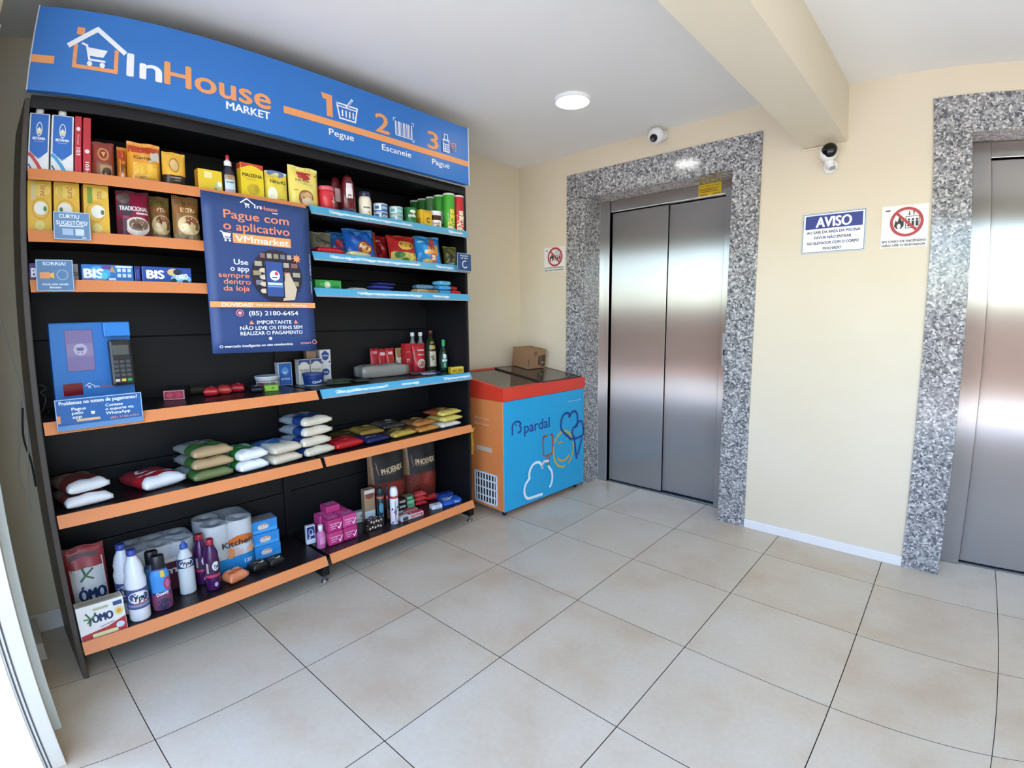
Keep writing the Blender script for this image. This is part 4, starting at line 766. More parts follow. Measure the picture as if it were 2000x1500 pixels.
for k, (a, b, x, zz, c) in enumerate(((-1.275, -1.180, -.012, 0, '#c9a878'), (-1.172, -1.095, -.016, 0, '#a87a4a'), (-1.250, -1.130, -.03, .031, '#5f86a4'))):
    lying('candy_bar', ['beige bar lying at the shelf front', 'brown bar lying beside the beige bar', 'grey blue bar lying across the beige and brown bars'][k], 'bar', a, b, x, Z+zz, .030, .07, [(1, c)], [R(-.5, -.4, .4, .4, '#ddc9a4' if k == 0 else '#b98f5a')], 'flat bars', 5-8*k, 47+k, e=.55, p=6)
for k in range(3):
    lying('wafer_bag', ['light blue pack, lowest of its stack of three', 'light blue pack, middle of its stack of three', 'light blue pack, topmost of its stack of three'][k], 'pack', -1.085, -.990, -.014, Z+.031*k, .030, .08, [(1, ['#3a9ad0', '#4aa8dc', '#6ab8dc'][k])], [R(-.5, -.3, .5, .5, '#8fd0ec')], 'light blue packs', 4*k-4, 51+k, e=.6, p=6)
for k, (a, b, x, zz) in enumerate(((-.985, -.900, -.014, 0), (-.965, -.893, -.06, .032), (-.990, -.905, -.1, 0))):
    lying('candy_bag', ['shiny red pack at the front right end of the third shelf', 'shiny red pack leaning on top of the other red packs', 'shiny red pack at the back of the red heap'][k], 'pack', a, b, x, Z+zz, .032, .085, [(1, ['#c8262c', '#b8302e', '#a82028'][k])], [E(0, .1, .5, .4, '#d9544a'), R(-.3, -.7, .4, -.5, '#e8b4a4')], 'shiny red packs', 10-10*k, 55+k, e=.5, p=5)

# ================================================================= fourth shelf (payment terminal level)
Z = 1.1197
carton('chocolate_box', 'long black box with red front end, nearest to the terminal', 'box', -2.592, -2.500, -.235, Z, .050, .17, '#2a2326', [R(-.96, .04, .96, .96, '#b8243c'), L([(-.9, .1), (.9, .1), (.9, .9), (-.9, .9), (-.9, .1)], .003, '#c9a8a8'), E(-.4, .5, .3, .25, '#d0485c'), E(.4, .5, .3, .25, '#c83a50')], rz=-24)
for k, (y, c) in enumerate(((-2.405, '#c8242c'), (-2.335, '#d03a30'), (-2.265, '#b8202a'))):
    lying('candy_roll', ['red wrapped sweet pack, leftmost of three in a row', 'red wrapped sweet pack, middle of three in a row', 'red wrapped sweet pack, rightmost of three in a row'][k], 'sweets', y-.036, y+.030, -.225-.02*k, Z, .046, .09, [(1, c)], [E(.1, -.2, .4, .5, '#e0605a')], 'red sweet packs', -18, 61+k)
lying('gum_pack', 'dark olive flat pack behind the red sweets', 'pack', -2.50, -2.40, -.365, Z, .045, .07, [(1, '#3a3426')], [E(-.5, -.5, .2, .3, '#8a8a4a')], 'dark flat packs', 0, 64)
lying('chocolate_bar', 'dark blue chocolate bar lying across the other bars', 'bar', -2.37, -2.24, -.345, Z+.0005, .026, .07, [(1, '#25284e')], [R(-.6, -.3, .2, .4, '#6a7ab0')], 'dark flat packs', -20, 65)
lying('chocolate_bar', 'black bar with white lettering between red sweets and green pack', 'bar', -2.232, -2.172, -.165, Z, .036, .12, [(1, '#22222e')], [T('TIC', -.2, -.5, .4, '#d9d9de', .9, .02, -10)], 'dark flat packs', -16, 66)
carton('gum_box', 'small bright green pack in front of the white tub', 'pack', -2.166, -2.095, -.17, Z, .034, .09, '#7fae2c', [R(-.9, .1, .9, .9, '#9ac832'), E(.2, .5, .2, .2, '#6a9424')], rz=-20)
def tub(y, x, r, h, cb, cl_, front, label, z=None):
    return bottle('margarine_tub', label, 'tub', y, x, Z if z is None else z, [('body', M(cb, .35), [(r*.82, 0), (r*.86, .004), (r*.97, h-.016), (r*.97, h-.008)]), ('lid', M(cl_, .35), [(r, h-.016), (r*1.03, h-.013), (r*1.03, h-.001), (r*.99, h), (r*.9, h-.003), (.001, h-.003)])], front, None, h, None, -30)
tub(-2.095, -.345, .064, .070, '#e6e6e2', '#e2e6e8', [R(-.9, .12, .3, .50, '#a82844'), R(.35, .1, .8, .5, '#3a4a5a'), R(-1.3, .6, 1.3, .66, '#6a3a3a')], 'round white margarine tub with red band')
def creme(y0, y1, xf, zz, col, els, label, h=.135, d=.06, rz=-6): return carton('cream_carton', label, 'carton', y0, y1, xf, zz, h, d, col, els, group='small dairy cartons', rz=rz)
creme(-2.020, -1.943, -.365, Z, '#e4e9ec', [R(-.9, .02, .9, .97, '#2a64b4'), E(0, .62, .5, .18, '#5a9ad4'), PG([(-.5, .62), (0, .5), (.5, .66), (0, .56)], '#eaf0f4'), T('BETÂNIA', 0, .28, .08, '#f0f3f5', 1.3, .02)], 'small blue dairy carton behind the white tub')
for k, a in enumerate((-1.925, -1.850)):
    creme(a, a+.066, -.31, Z, '#ded9cc', [R(-.95, .78, .95, .98, '#2a4a8a'), E(0, .74, .8, .16, '#ded9cc'), T('Piracanjuba', 0, .58, .1, '#4a4238', 1.5, .01), PG([(-.3, .3), (.2, .4), (.1, .26)], '#4a5a7a')], ['cream carton with navy top, left of the pair', 'cream carton with navy top, right of the pair'][k], .150)
creme(-1.768, -1.700, -.36, Z, '#e6e8ec', [E(0, .6, .7, .22, '#2c4a94'), T('leite', 0, .6, .12, '#eef0f4', .9, .02), R(-.9, .05, .9, .14, '#b9c4d6')], 'white carton with blue oval, lower of the stacked two', .098)
creme(-1.766, -1.698, -.36, Z+.0985, '#e8eaec', [PG([(-.7, .75), (0, .95), (.7, .75), (.5, .4), (0, .32), (-.5, .4)], '#2c4a94'), T('leite', 0, .64, .12, '#eef0f4', .9, .02), E(-.6, .2, .15, .06, '#9a4a4a'), E(.7, .22, .15, .06, '#7a3a3a')], 'white carton with blue oval, upper of the stacked two', .10)
creme(-1.838, -1.778, -.385, Z, '#8a7a6a', [R(-.9, .55, .9, .95, '#b08a72'), R(-.9, .1, .9, .5, '#3a5a9a')], 'taller brownish carton behind the stacked white ones', .195, .05)
tub(-1.880, -.235, .060, .074, '#1f3a7a', '#24428a', [T('Qualy', .5, .36, .2, '#e9eef4', 1.1, .03, 8), R(-1.3, .02, 1.3, .08, '#c9c4a0')], 'round dark blue margarine tub in front of the stacked cartons')
# right-hand bay
for k, (a, b, x, c) in enumerate(((-1.84, -1.70, -.12, '#2c3a2a'), (-1.76, -1.62, -.225, '#3a4232'), (-1.66, -1.57, -.11, '#243024'))):
    lying('bar_pack', ['dark green flat pack nearest the shelf front', 'dark green flat pack behind the nearest one', 'darkest green flat pack beside the clear bag'][k], 'pack', a, b, x, Z, .020, .09, [(1, c)], [R(-.6, -.2, .4, .2, '#8a927c'), R(-.2, -.6, .6, -.5, '#b9b4a0')], 'dark green flat packs', -14, 71+k)
cb2 = lying('bag_of_bags', 'crumpled clear plastic bag of rolled sacks lying on the shelf', 'plastic bag', -1.545, -1.205, -.235, Z, .088, .13, [(1, '#9a958a')], [R(-.8, -.5, .8, -.4, '#b4afa4'), R(.3, -.8, .5, .4, '#c4c0b6')], None, -4, 74, .22, e=.7, p=6)
for k, (a, b, x, h, c, el) in enumerate((
    (-1.395, -1.330, -.385, .185, '#b81e2c', [R(-.7, .8, .6, .9, '#d8949a')]), (-1.335, -1.265, -.39, .180, '#c0242e', [R(-.5, .74, .6, .86, '#e6c8c8'), R(-.6, .3, .6, .34, '#8f1420')]),
    (-1.270, -1.205, -.385, .182, '#c42a2c', [R(-.6, .76, .5, .86, '#e8ccc8'), R(.5, .2, .9, .7, '#d87a3a')]))):
    pouch('sauce_pouch', ['red standing pouch, leftmost of the red row behind the clear bag', 'red standing pouch, middle of the red row behind the clear bag', 'red standing pouch with orange edge, rightmost of the red row'][k], 'pouch', a, b, x, Z, h, .035, c, el, 'red standing pouches', 0, 0, False, '#a81c28', 0, 75+k, crumple=.0015)
pouch('spice_pouch', 'tan and white slim pouch between red pouches and red box', 'pouch', -1.200, -1.152, -.375, Z, .18, .03, '#b08a64', [R(-.9, .1, .9, .62, '#d9d2c6'), R(-.6, .66, .6, .9, '#a07a4c')], seed=78, seal='#a88258', crumple=.001)
carton('sauce_box', 'narrow red box with white lettering on edge, behind the clear bag', 'box', -1.150, -1.100, -.34, Z, .212, .05, '#c2222c', [T('77', -.1, .42, .12, '#f0dcd8', 1.0, .02), T('vermelho', 0, .72, .05, '#e8c4c0', 1.5, .01), R(-.5, .2, .5, .24, '#8f1822')])
pouch('tomato_pouch', 'red pouch with pale bowl picture in front of the bottles', 'pouch', -1.088, -.985, -.315, Z, .208, .05, '#c4242e', [T('Tomate', .2, .78, .08, '#f2dcd6', 1.1, .02), T('refogado', .2, .62, .06, '#f2dcd6', .9, .02), E(.2, .3, .7, .16, '#e0cfc0'), E(.25, .28, .45, .1, '#b06a4a'), R(-.9, .05, .9, .12, '#9a1a24')], seed=79, seal='#b01e28', rz=-8)
GB = [(.026, 0), (.03, .006), (.03, .17), (.024, .20), (.013, .235), (.0125, .262)]
for k, y in enumerate((-1.030, -.958)):
    bottle('vinegar_bottle', ['clear bottle with white cap, left of the pair behind the red pouch', 'clear bottle with white cap, right of the pair behind the red pouch'][k], 'bottle', y, -.415, Z, [('body', M('#8f8a86', .12, 0, .5), GB), ('cap', '#eeeeea', [(.015, .258), (.0155, .262), (.0155, .284), (.014, .287)])], [R(-1.2, .2, 1.2, .55, '#c8b8b0')], group='white-capped bottles')
bottle('wine_bottle', 'tall dark bottle with cream and gold label', 'bottle', -.918, -.345, Z, [('body', M('#2a3018', .12), [(.038, 0), (.043, .006), (.043, .18), (.036, .215), (.018, .245), (.017, .290)]), ('capsule', '#5a1a20', [(.0185, .265), (.0190, .297), (.017, .300)])], [R(-.9, .1, .8, .52, '#3a3424'), R(-.45, .12, .75, .5, '#d6c8a8'), T('Saint', .15, .34, .09, '#3a2a1c', .8, .02, -70), R(-.3, .56, .5, .66, '#c9a44a'), R(-.3, .70, .3, .76, '#8a7a3a')], rz=-25)
bottle('green_bottle', 'small dark green bottle with bright green cap', 'bottle', -.897, -.225, Z, [('body', M('#12301f', .12), [(.027, 0), (.030, .006), (.030, .12), (.024, .15), (.013, .18), (.0125, .205)]), ('cap', '#2f9a5c', [(.013, .185), (.0135, .19), (.0135, .232), (.012, .235)])], [R(-.8, .12, .8, .6, '#1c5a3a'), E(.1, .55, .4, .09, '#d8e4dc'), R(-.5, .36, .7, .44, '#e2ece6'), R(-.1, .16, .3, .32, '#8ac49a')], rz=-30)
for k, (a, c) in enumerate(((-.982, '#d8bc2a'), (-.926, '#e0c63a'))):
    carton('seasoning_box', ['low yellow box, left of two at the right end of the bottle shelf', 'low yellow box, right of two at the right end of the bottle shelf'][k], 'box', a, a+.052, -.03, Z, .046, .05, c, [R(-.8, .15, .8, .85, '#c9a41c'), T('oxo', 0, .5, .4, '#4a3a0c', 1.2, .02)], group='low yellow boxes', rz=-18)
for k, (a, b, x, c) in enumerate(((-1.16, -1.06, -.10, '#9aa0b0'), (-1.09, -.99, -.14, '#2c3470'), (-1.20, -1.10, -.17, '#4a4448'))):
    lying('seasoning_sachet', ['pale striped sachet lying in front of the red pouch', 'navy sachet lying in front of the wine bottle', 'dark grey sachet lying beside the clear bag'][k], 'sachet', a, b, x, Z, .016, .10, [(1, c)], [R(-.7, -.5, .7, -.3, '#b84a4a' if k == 0 else '#6a76b0'), R(-.7, .1, .6, .3, '#d9dce2')], 'flat sachets', -20, 81+k)

# ================================================================= fifth shelf: bags of flour, sugar and grain
Z = .7397
WH = '#e8e9e6'
def sack(y0, y1, xf, zz, t, d, front_c, print_c, back_c, label, top=(), rz=0, seed=1, f=.16, grp='bags of dry goods', roll=0):
    return lying('food_bag', label, 'food bag', y0, y1, xf, Z+zz, t, d, [(f, front_c), (f+.3, print_c), (1, back_c)], top, grp, rz, seed, .33, 12, 12, 0, roll)
sack(-3.092, -2.915, -.020, 0, .055, .25, WH, '#7a3a34', '#8a7468', 'white and brown bag, lower one of the pair at the left end', [], 8, 91)
sack(-3.088, -2.930, -.035, .056, .058, .24, WH, '#6e3029', '#8f7a6c', 'white and brown bag lying on its twin at the left end', [R(-.6, .0, .5, .4, '#7a3a30')], 14, 92)
sack(-2.812, -2.634, -.050, 0, .072, .24, '#eef0f0', '#b8242c', '#8a2a30', 'white and red bag lying alone on the fifth shelf', [R(-.9, -.35, .9, -.22, '#e2dada'), E(-.3, .2, .4, .22, '#d8c4c4'), E(-.3, .2, .25, .14, '#6a3a40')], 16, 93)
for k in range(3):
    sack(-2.600+.003*k, -2.424+.003*k, -.020, .056*k, .057, .25, '#b59a72' if k else '#6f7a4e', '#3f6a34', '#8f9690', ['green and tan grain bag, lowest of its stack of three', 'green and tan grain bag, middle of its stack of three', 'green and tan grain bag, topmost of its stack of three'][k], [R(-.6, .2, .5, .6, '#a4aaa4'), T('FEIJÃO', 0, .35, .2, '#3a3f3a', 1.1, .02), R(-.9, -.45, .9, -.3, '#4f8a3c')] if k == 2 else [], 6, 94+k, .2 if k else .12)
for k in range(2):
    sack(-2.402, -2.262, -.012, .058*k, .059, .24, '#f0f2f0', '#2c8a3a', '#c9d2cc', ['white and green bag, lower of the pair', 'white and green bag with large white name, upper of the pair'][k], [R(-.9, -.3, .2, .5, '#2f8f3e'), T('sal', -.35, .1, .35, '#eef4ee', .9, .03, -60), R(.3, -.2, .9, .6, '#d6dcd6')] if k else [], 8, 98+k, .22)
for k in range(2):
    sack(-2.245+.004*k, -2.085+.004*k, -.016, .056*k, .057, .24, '#d9cdb4', '#c4c6c0', '#33609a', ['cream and blue bag, lower of the pair beside the tall stack', 'cream and blue bag with dark oval, upper of the pair beside the tall stack'][k], [E(-.2, -.1, .4, .3, '#3a78b8'), O(-.2, -.1, .3, .2, .004, '#1f3a6a'), R(-.9, .2, .9, .35, '#8fb0d0')] if k else [], 10, 100+k, .25)
for k in range(4):
    dy = (.012, -.004, .006, .008)[k]
    sack(-2.074+dy, -1.898+dy, -.040+.006*(k == 0), .0575*k, .058, .24, '#e2d8c0', '#23407a', '#8f9ba4', ['cream and navy rice bag, lowest of the stack of four', 'cream and navy rice bag, second from below in the stack of four', 'cream and navy rice bag, third from below in the stack of four', 'cream and navy rice bag, topmost of the stack of four'][k], [R(-.9, -.3, .9, .15, '#284a8c'), T('arroz', .2, -.2, .16, '#d9e0ea', .8, .01), R(-.8, .3, .7, .7, '#a9b4b8')] if k == 3 else [], 10, 102+k, .2)
sack(-1.868, -1.690, -.045, 0, .058, .18, '#b81c24', '#c0242a', '#6a2024', 'shiny red bag at the front of the right-hand bay', [R(-.6, -.6, .6, -.5, '#d8645c'), E(.2, .1, .3, .2, '#d04a44')], 6, 110, .5)
PASTA = [(-1.71, -1.55, -.245, 0, '#5a4424', '#7a6a34', 'brown and olive pasta bag lying behind the red bag'), (-1.665, -1.505, -.045, 0, '#1f2658', '#262c62', 'navy blue pasta bag lying right of the red bag'), (-1.655, -1.50, -.10, .041, '#8a6a2c', '#a88a3a', 'golden brown pasta bag lying on the navy bag'),
         (-1.480, -1.300, -.040, 0, '#c9a84a', '#4a3a2c', 'pasta bag with yellow edge and dark top, at the shelf front'), (-1.470, -1.310, -.14, .041, '#3a3430', '#58524a', 'dark pasta bag with silver marks lying behind the yellow-edged one'),
         (-1.285, -1.110, -.036, 0, '#c88a3c', '#8a5a2c', 'orange brown pasta bag, lower of the pair in the middle'), (-1.300, -1.130, -.050, .042, '#b8783a', '#6a4a2c', 'orange brown pasta bag, upper of the pair in the middle'),
         (-1.095, -.915, -.030, 0, '#e4dfd2', '#cfc8b4', 'white edged pasta bag, lowest of the stack at the right end'), (-1.085, -.905, -.024, .042, '#e0cf6a', '#b9a24a', 'yellow pasta bag, middle of the stack at the right end'), (-1.100, -.905, -.034, .084, '#e0c868', '#8f4a26', 'yellow and rust pasta bag, topmost of the stack at the right end')]
for k, (a, b, x, zz, c1_, c2_, lb) in enumerate(PASTA):
    lying('pasta_bag', lb, 'pasta bag', a, b, x, Z+zz, .040, .19, [(.25, c1_), (.6, c2_), (1, c2_)], [R(-.7, -.1, .6, .1, c1_), E(.2, .4, .4, .2, '#d6b24a' if k != 4 else '#b9bcc0'), R(-.8, -.5, .2, -.42, '#e6d8a4')], 'pasta bags', (6, 4, -6, 6, -4, 5, 8, 3, 6, 8)[k], 111+k)

# ================================================================= bottom shelf: cleaning things
Z = .1727
carton('washing_powder_box', 'white and red washing powder box at the front left of the bottom shelf', 'box', -3.115, -2.927, .012, Z, .155, .06, '#eceae2', [PG([(-.98, .02), (.98, .02), (.98, .42), (.2, .25), (-.98, .16)], '#b8343a'), R(-.5, .03, .6, .14, '#d8dca4'), E(.72, .2, .18, .09, '#c9d8e4'), T('ÓMO', .05, .58, .24, '#24345a', .85, .04), L([(-.6, .5), (-.45, .6), (-.62, .78)], .007, '#4a6a4a'), L([(-.72, .62), (-.45, .6), (-.3, .66)], .007, '#5a8a5a'), L([(-.45, .6), (-.52, .42)], .008, '#3a5a3a'), R(-.3, .82, .35, .88, '#b9b88a'), R(.55, .80, .92, .92, '#3a5078'), E(.75, .62, .18, .12, '#e2cf7a'), E(.75, .62, .09, .06, '#d99a2c'), L([(-.1, .3), (.5, .36)], .003, '#7a8490')], top=[R(-.95, -.9, .95, .9, '#b8ae94'), R(-.8, -.2, .7, .2, '#9a9078')], rz=0)
pouch('washing_powder_pouch', 'large red and white washing powder pouch behind the powder box', 'pouch', -3.108, -2.938, -.20, Z, .335, .09, '#a83a40', [R(-.82, .1, .86, .70, '#d6d8d4'), PG([(-.82, .70), (.0, .70), (.86, .82), (.86, .70)], '#d6d8d4'), R(-.8, .84, .7, .90, '#6a4a4c'), T('ÓMO', .1, .34, .17, '#23365e', 1.3, .04), L([(-.7, .68), (-.1, .6), (.3, .68)], .009, '#3f6e4c'), L([(-.2, .70), (-.1, .6), (-.35, .54)], .010, '#3f6e4c'), L([(-.1, .6), (.25, .55)], .008, '#3f6e4c')], seed=131, seal='#8a3034')
BL = [(.040, 0), (.044, .008), (.044, .14), (.043, .155), (.045, .19), (.038, .215), (.040, .235), (.032, .270), (.018, .300), (.016, .312)]
def bleach(y, x, k):
    el = [R(-1.5, .20, 1.5, .50, '#4a5580'), R(-1.5, .235, 1.5, .27, '#8a8fb4'), E(.05, .375, 1.05, .095, '#e9e9ee'), T('Ypê', .05, .375, .10, '#1c1c2c', 1.25, .02, 6, 'c', .2), R(-.5, .275, .8, .295, '#b8604a')]
    return bottle('bleach_bottle', ['white bleach bottle with violet label at the front of the bottom shelf', 'white bleach bottle half hidden behind its twin'][k], 'bottle', y, x, Z, [('body', M('#e6e8ea', .32), BL), ('cap', '#3a4a9a', [(.0195, .305), (.0205, .308), (.0205, .328), (.018, .332)])], el, None, .312, 'bleach bottles', -4)
bleach(-2.862, -.045, 0); bleach(-2.885, -.150, 1)
DW = [(.036, 0), (.040, .008), (.041, .05), (.038, .11), (.040, .17), (.030, .20), (.024, .205)]
bottle('softener_bottle', 'blue and plum softener bottle with black cap, front one', 'bottle', -2.762, -.06, Z, [('body', M('#3c3f7a', .3), DW), ('cap', M('#1c1c22', .35), [(.026, .203), (.028, .206), (.0275, .262), (.024, .265)])], [R(-1.4, .45, 1.4, .96, '#3f8fd0'), E(.75, .62, .5, .16, '#a83a64'), E(.75, .62, .3, .1, '#c96a8c'), R(.05, .80, .5, .95, '#e0c23c'), R(-1.4, .02, 1.4, .42, '#7a3a5a'), E(.1, .16, .75, .13, '#2f3250'), T('Downy', .05, .42, .085, '#eef2f4', 1.25, .02, 8)], None, .205, 'softener bottles', -6, 1, .62)
bottle('softener_bottle', 'dark softener bottle standing behind the blue one', 'bottle', -2.770, -.135, Z, [('body', M('#3a4a70', .3), DW), ('cap', M('#18181d', .35), [(.026, .203), (.028, .206), (.0275, .262), (.024, .265)])], [R(-1.4, .4, 1.4, .9, '#4a7aa8')], None, .205, 'softener bottles', -6, 1, .62)
bottle('detergent_bottle', 'clear white dish detergent bottle with blue cap', 'bottle', -2.632, -.135, Z, [('body', M('#cfd4d2', .2), [(.033, 0), (.037, .008), (.036, .08), (.037, .16), (.034, .19), (.02, .225), (.014, .232)]), ('cap', '#2c55a4', [(.016, .23), (.0175, .233), (.0165, .252), (.009, .256), (.008, .266), (.005, .268)])], [R(-1.3, .60, 1.3, .80, '#3a3c62'), E(0, .70, .85, .09, '#e6e8ec'), T('Ypê', 0, .70, .10, '#1f1f2e', 1.2, .02, 4, 'c', .2)], None, .232, None, -4, 1, .72)
PU = [(.030, 0), (.034, .008), (.033, .07), (.034, .15), (.032, .19), (.018, .225), (.015, .235)]
for k, (y, x) in enumerate(((-2.532, -.085), (-2.548, -.19))):
    bottle('cleaner_bottle', ['purple cleaner bottle with red cap, front one of the two', 'purple cleaner bottle with red cap, rear one of the two'][k], 'bottle', y, x, Z, [('body', M('#45164a', .2), PU), ('cap', '#a82438', [(.0165, .232), (.018, .235), (.018, .258), (.016, .262)])], [R(-1.3, .3, 1.3, .66, '#3c1838'), R(-1.3, .30, 1.3, .36, '#b83a5a'), E(.35, .54, .5, .10, '#e6e2ea'), T('Ypê', .35, .54, .10, '#20182a', .8, .02, 4, 'c', .2), R(-.9, .4, -.6, .62, '#b9a9b8'), E(.2, .14, .25, .05, '#a9a4c4')], None, .235, 'purple cleaner bottles', -5)
# paper rolls in film
def rolls(name, label, cy, cx_, z, nx, r, h, wrapc, band, els, fr_h, lay=1):
    root = empty(name, (cx_, cy, z)); root.rotation_euler = (0, 0, math.radians(90)); tag(root, label, 'paper rolls', 'packs of paper rolls')
    for k, (ux, uy) in enumerate(nx):
        ro = MB().lathe([(r, 0), (r, h)], 28, cx=ux, cy=uy, caps=False)
        ro.lathe([(r, h), (.02, h), (.02, h-.03), (.0005, h-.031)], 28, cx=ux, cy=uy, caps=False)
        ro.build('roll', M('#e9e9e6', .85), root, True)
    xs = [u for u, _ in nx]; ys = [v for _, v in nx]; x0, x1, y0, y1 = min(xs)-r-.002, max(xs)+r+.002, min(ys)-r-.002, max(ys)+r+.002
    def outline(g, q=32):   # rounded rectangle
        p = []
        for (ccx, ccy, a0) in ((x1-r, y1-r, 0), (x0+r, y1-r, 90), (x0+r, y0+r, 180), (x1-r, y0+r, 270)):
            for i in range(9): a = math.radians(a0+90*i/8); p.append((ccx+(r+g)*math.cos(a), ccy+(r+g)*math.sin(a)))
        return p
    P0 = outline(.001); n = len(P0); V = []; F = []
    for zq, gg in ((.0, .0), (h+.002, .0)): V += [(x, y, zq) for x, y in outline(.0015)]
    for i in range(n): F.append((i, (i+1) % n, n+(i+1) % n, n+i))
    film = mesh_obj('film', V, F, wrapc, None, True, root)
    if band:
        V = []; F = []
        for zq in (.0, band[0]*h): V += [(x, y, zq) for x, y in outline(.0025)]
        for i in range(n): F.append((i, (i+1) % n, n+(i+1) % n, n+i))
        mesh_obj('printed_band', V, F, M(band[1], .3), None, True, root)
    # crinkled clear top
    V = [(x, y, h+.003) for x, y in outline(.0015)]; rn = random.Random(5)
    V += [((x-(x0+x1)/2)*.55+(x0+x1)/2, (y-(y0+y1)/2)*.55+(y0+y1)/2, h+.004+rn.uniform(0, .01)) for x, y in outline(.0)] + [((x0+x1)/2, (y0+y1)/2, h+.006)]
    F = [(i, (i+1) % n, n+(i+1) % n, n+i) for i in range(n)] + [(n+i, n+(i+1) % n, 2*n) for i in range(n)]
    mesh_obj('film_top', V, F, M('#c9d0d2', .12, 0, .6, 0, .32), None, False, root)
    R_ = x1-r
    def W2(u, v, l):
        yf = y0-.0035-l
        if u > x1-r:
            a = min((u-(x1-r))/r, 1.9); return (x1-r+(r+.004+l)*math.sin(a), y0+r-(r+.004+l)*math.cos(a), v)
        if u < x0+r:
            a = min((x0+r-u)/r, 1.9); return (x0+r-(r+.004+l)*math.sin(a), y0+r-(r+.004+l)*math.cos(a), v)
        return (u, yf, v)
    if els: decal('front_print', els, W2, root, 1, h, .0005, .015)
    return root
FILM = M('#e8ecec', .15, 0, .5, 0, .45)
rolls('toilet_paper_pack', 'wide clear-wrapped pack of toilet rolls with plum band, behind the bottles', -2.715, -.335, Z, [(-.10, -.055), (.005, -.055), (.11, -.055), (-.10, .05), (.005, .05), (.11, .05)], .0515, .235, FILM, (.62, '#5a2a38'), [T('em', .02, .45, .16, '#e6d8d8', .09, .03), R(-.15, .62, .16, .70, '#d9d2cc'), E(-.02, .2, .05, .12, '#d9cfc8'), E(.12, .2, .03, .1, '#c9b8b0')], 0)
rolls('kitchen_roll_pack', 'tall pack of kitchen rolls with orange and blue print', -2.400, -.315, Z, [(-.062, -.06), (.062, -.06), (-.062, .064)], .0605, .270, FILM, (.30, '#2a8ac8'), [E(.05, .62, .07, .09, '#d8722c'), T('Kitchen', .03, .58, .12, '#3a2c30', .15, .03), PG([(-.02, .5), (.13, .42), (.10, .30), (-.02, .28)], '#e0955a'), E(.1, .38, .03, .05, '#e8b48a'), T('120', .075, .16, .08, '#e8f0f4', .035, .02)], 0)
for k in range(3):
    dd = (.0, .004, .012)[k]
    carton('tissue_box', ['light blue tissue box, lowest of the stack of three', 'light blue tissue box, middle of the stack of three', 'light blue tissue box with tan top, uppermost of the stack'][k], 'box', -2.272-dd*.5, -2.135-dd*.5, -.222-dd, Z+.0725*k, .072, .10, '#2f8fd4', [R(-.95, .08, .95, .3, '#4aa8e4'), E(-.1, .5, .45, .25, '#c9a890'), T('Kitchen', -.1, .5, .3, '#e8eef2', .7, .02)], top=[R(-.9, -.8, .9, .6, '#a9927e'), T('120 folhas', 0, 0, .3, '#3a4a5a', 1.2, .02)] if k == 2 else [], group='stacked tissue boxes', rz=-4)
lying('sponge_pack', 'orange wrapped sponge pack at the shelf front', 'sponge pack', -2.480, -2.380, -.045, Z, .058, .085, [(1, '#e0875a')], [R(-.8, -.5, .7, .0, '#d8602c'), R(-.6, .2, .7, .7, '#e8b088')], None, 14, 140)
for k, (a, b, x, zz) in enumerate(((-2.345, -2.265, -.085, 0), (-2.262, -2.185, -.070, 0))):
    lying('bin_liner_pack', ['black bin liner pack with white marks, left of the two', 'black bin liner pack with white marks, right of the two'][k], 'bin liners', a, b, x, Z+zz, .050, .07, [(1, '#24221f')], [R(-.6, -.4, -.1, -.1, '#b9b4a4'), R(.1, .0, .6, .2, '#a89c80'), R(-.2, -.8, .5, -.6, '#d0ccc0')], 'bin liner packs', 10, 141+k)
# right-hand bay
carton('soap_powder_box', 'small white and navy box leaning by the pink bottle', 'box', -1.992, -1.940, -.20, Z, .112, .03, '#e2e6ea', [R(-.85, .28, .85, .95, '#23356e'), O(.0, .62, .5, .2, .004, '#c9d4e4'), T('D1', .3, .5, .14, '#eef0f4', .8, .03), E(-.3, .36, .2, .06, '#e8e8ea')], rz=-10)
bottle('remover_bottle', 'small pink bottle with white cap in front of the pink packs', 'bottle', -1.955, -.105, Z, [('body', M('#c46a9c', .2), [(.022, 0), (.025, .005), (.025, .085), (.020, .098), (.0125, .104)]), ('cap', '#f0eef0', [(.0135, .103), (.0135, .136), (.012, .139)])], [R(-.7, .3, .7, .7, '#d48ab4')], None, .104)
PADS = {(0, 0, 0): 'pink pad pack, lower left of the front pair', (0, 0, 1): 'pink pad pack, lower right of the front pair', (1, 0, 0): 'pink pad pack, upper left at the front', (1, 0, 1): 'pink pad pack, upper right at the front', (0, 1, 0): 'pink pad pack, bottom left of the rear row', (0, 1, 1): 'pink pad pack, bottom right of the rear row', (1, 1, 0): 'pink pad pack, second layer of the rear row, left one', (1, 1, 1): 'pink pad pack, second layer of the rear row, right one', (2, 1, 0): 'pink pad pack, crowning the heap of pink packs'}
for (lv, row, k), lb in PADS.items():
    y = -1.918+.094*k+(.045 if lv == 2 else 0); x = -.075-.097*row-.004*lv; h_ = .078 if lv < 2 else .045
    carton('pad_pack', lb, 'pad pack', y, y+.090, x, Z+.0787*lv, h_, .092, ['#c23a78', '#b83070', '#cc4684'][(lv+k+row) % 3], [T('sempre', -.1, .66, .14, '#eec4d6', 1.3, .02), R(-.7, .42, .2, .48, '#e8b0c8'), R(-.7, .26, .0, .31, '#e8b0c8'), L([(.35, .35), (.5, .2), (.8, .62)], .006, '#f2e2ea')] if row == 0 else [], top=[R(-.8, -.7, .8, .7, '#d05a92'), R(-.5, -.2, .5, .0, '#e2a0c0')], group='pink pad packs', rz=-3, rough=.26, bev=.010)
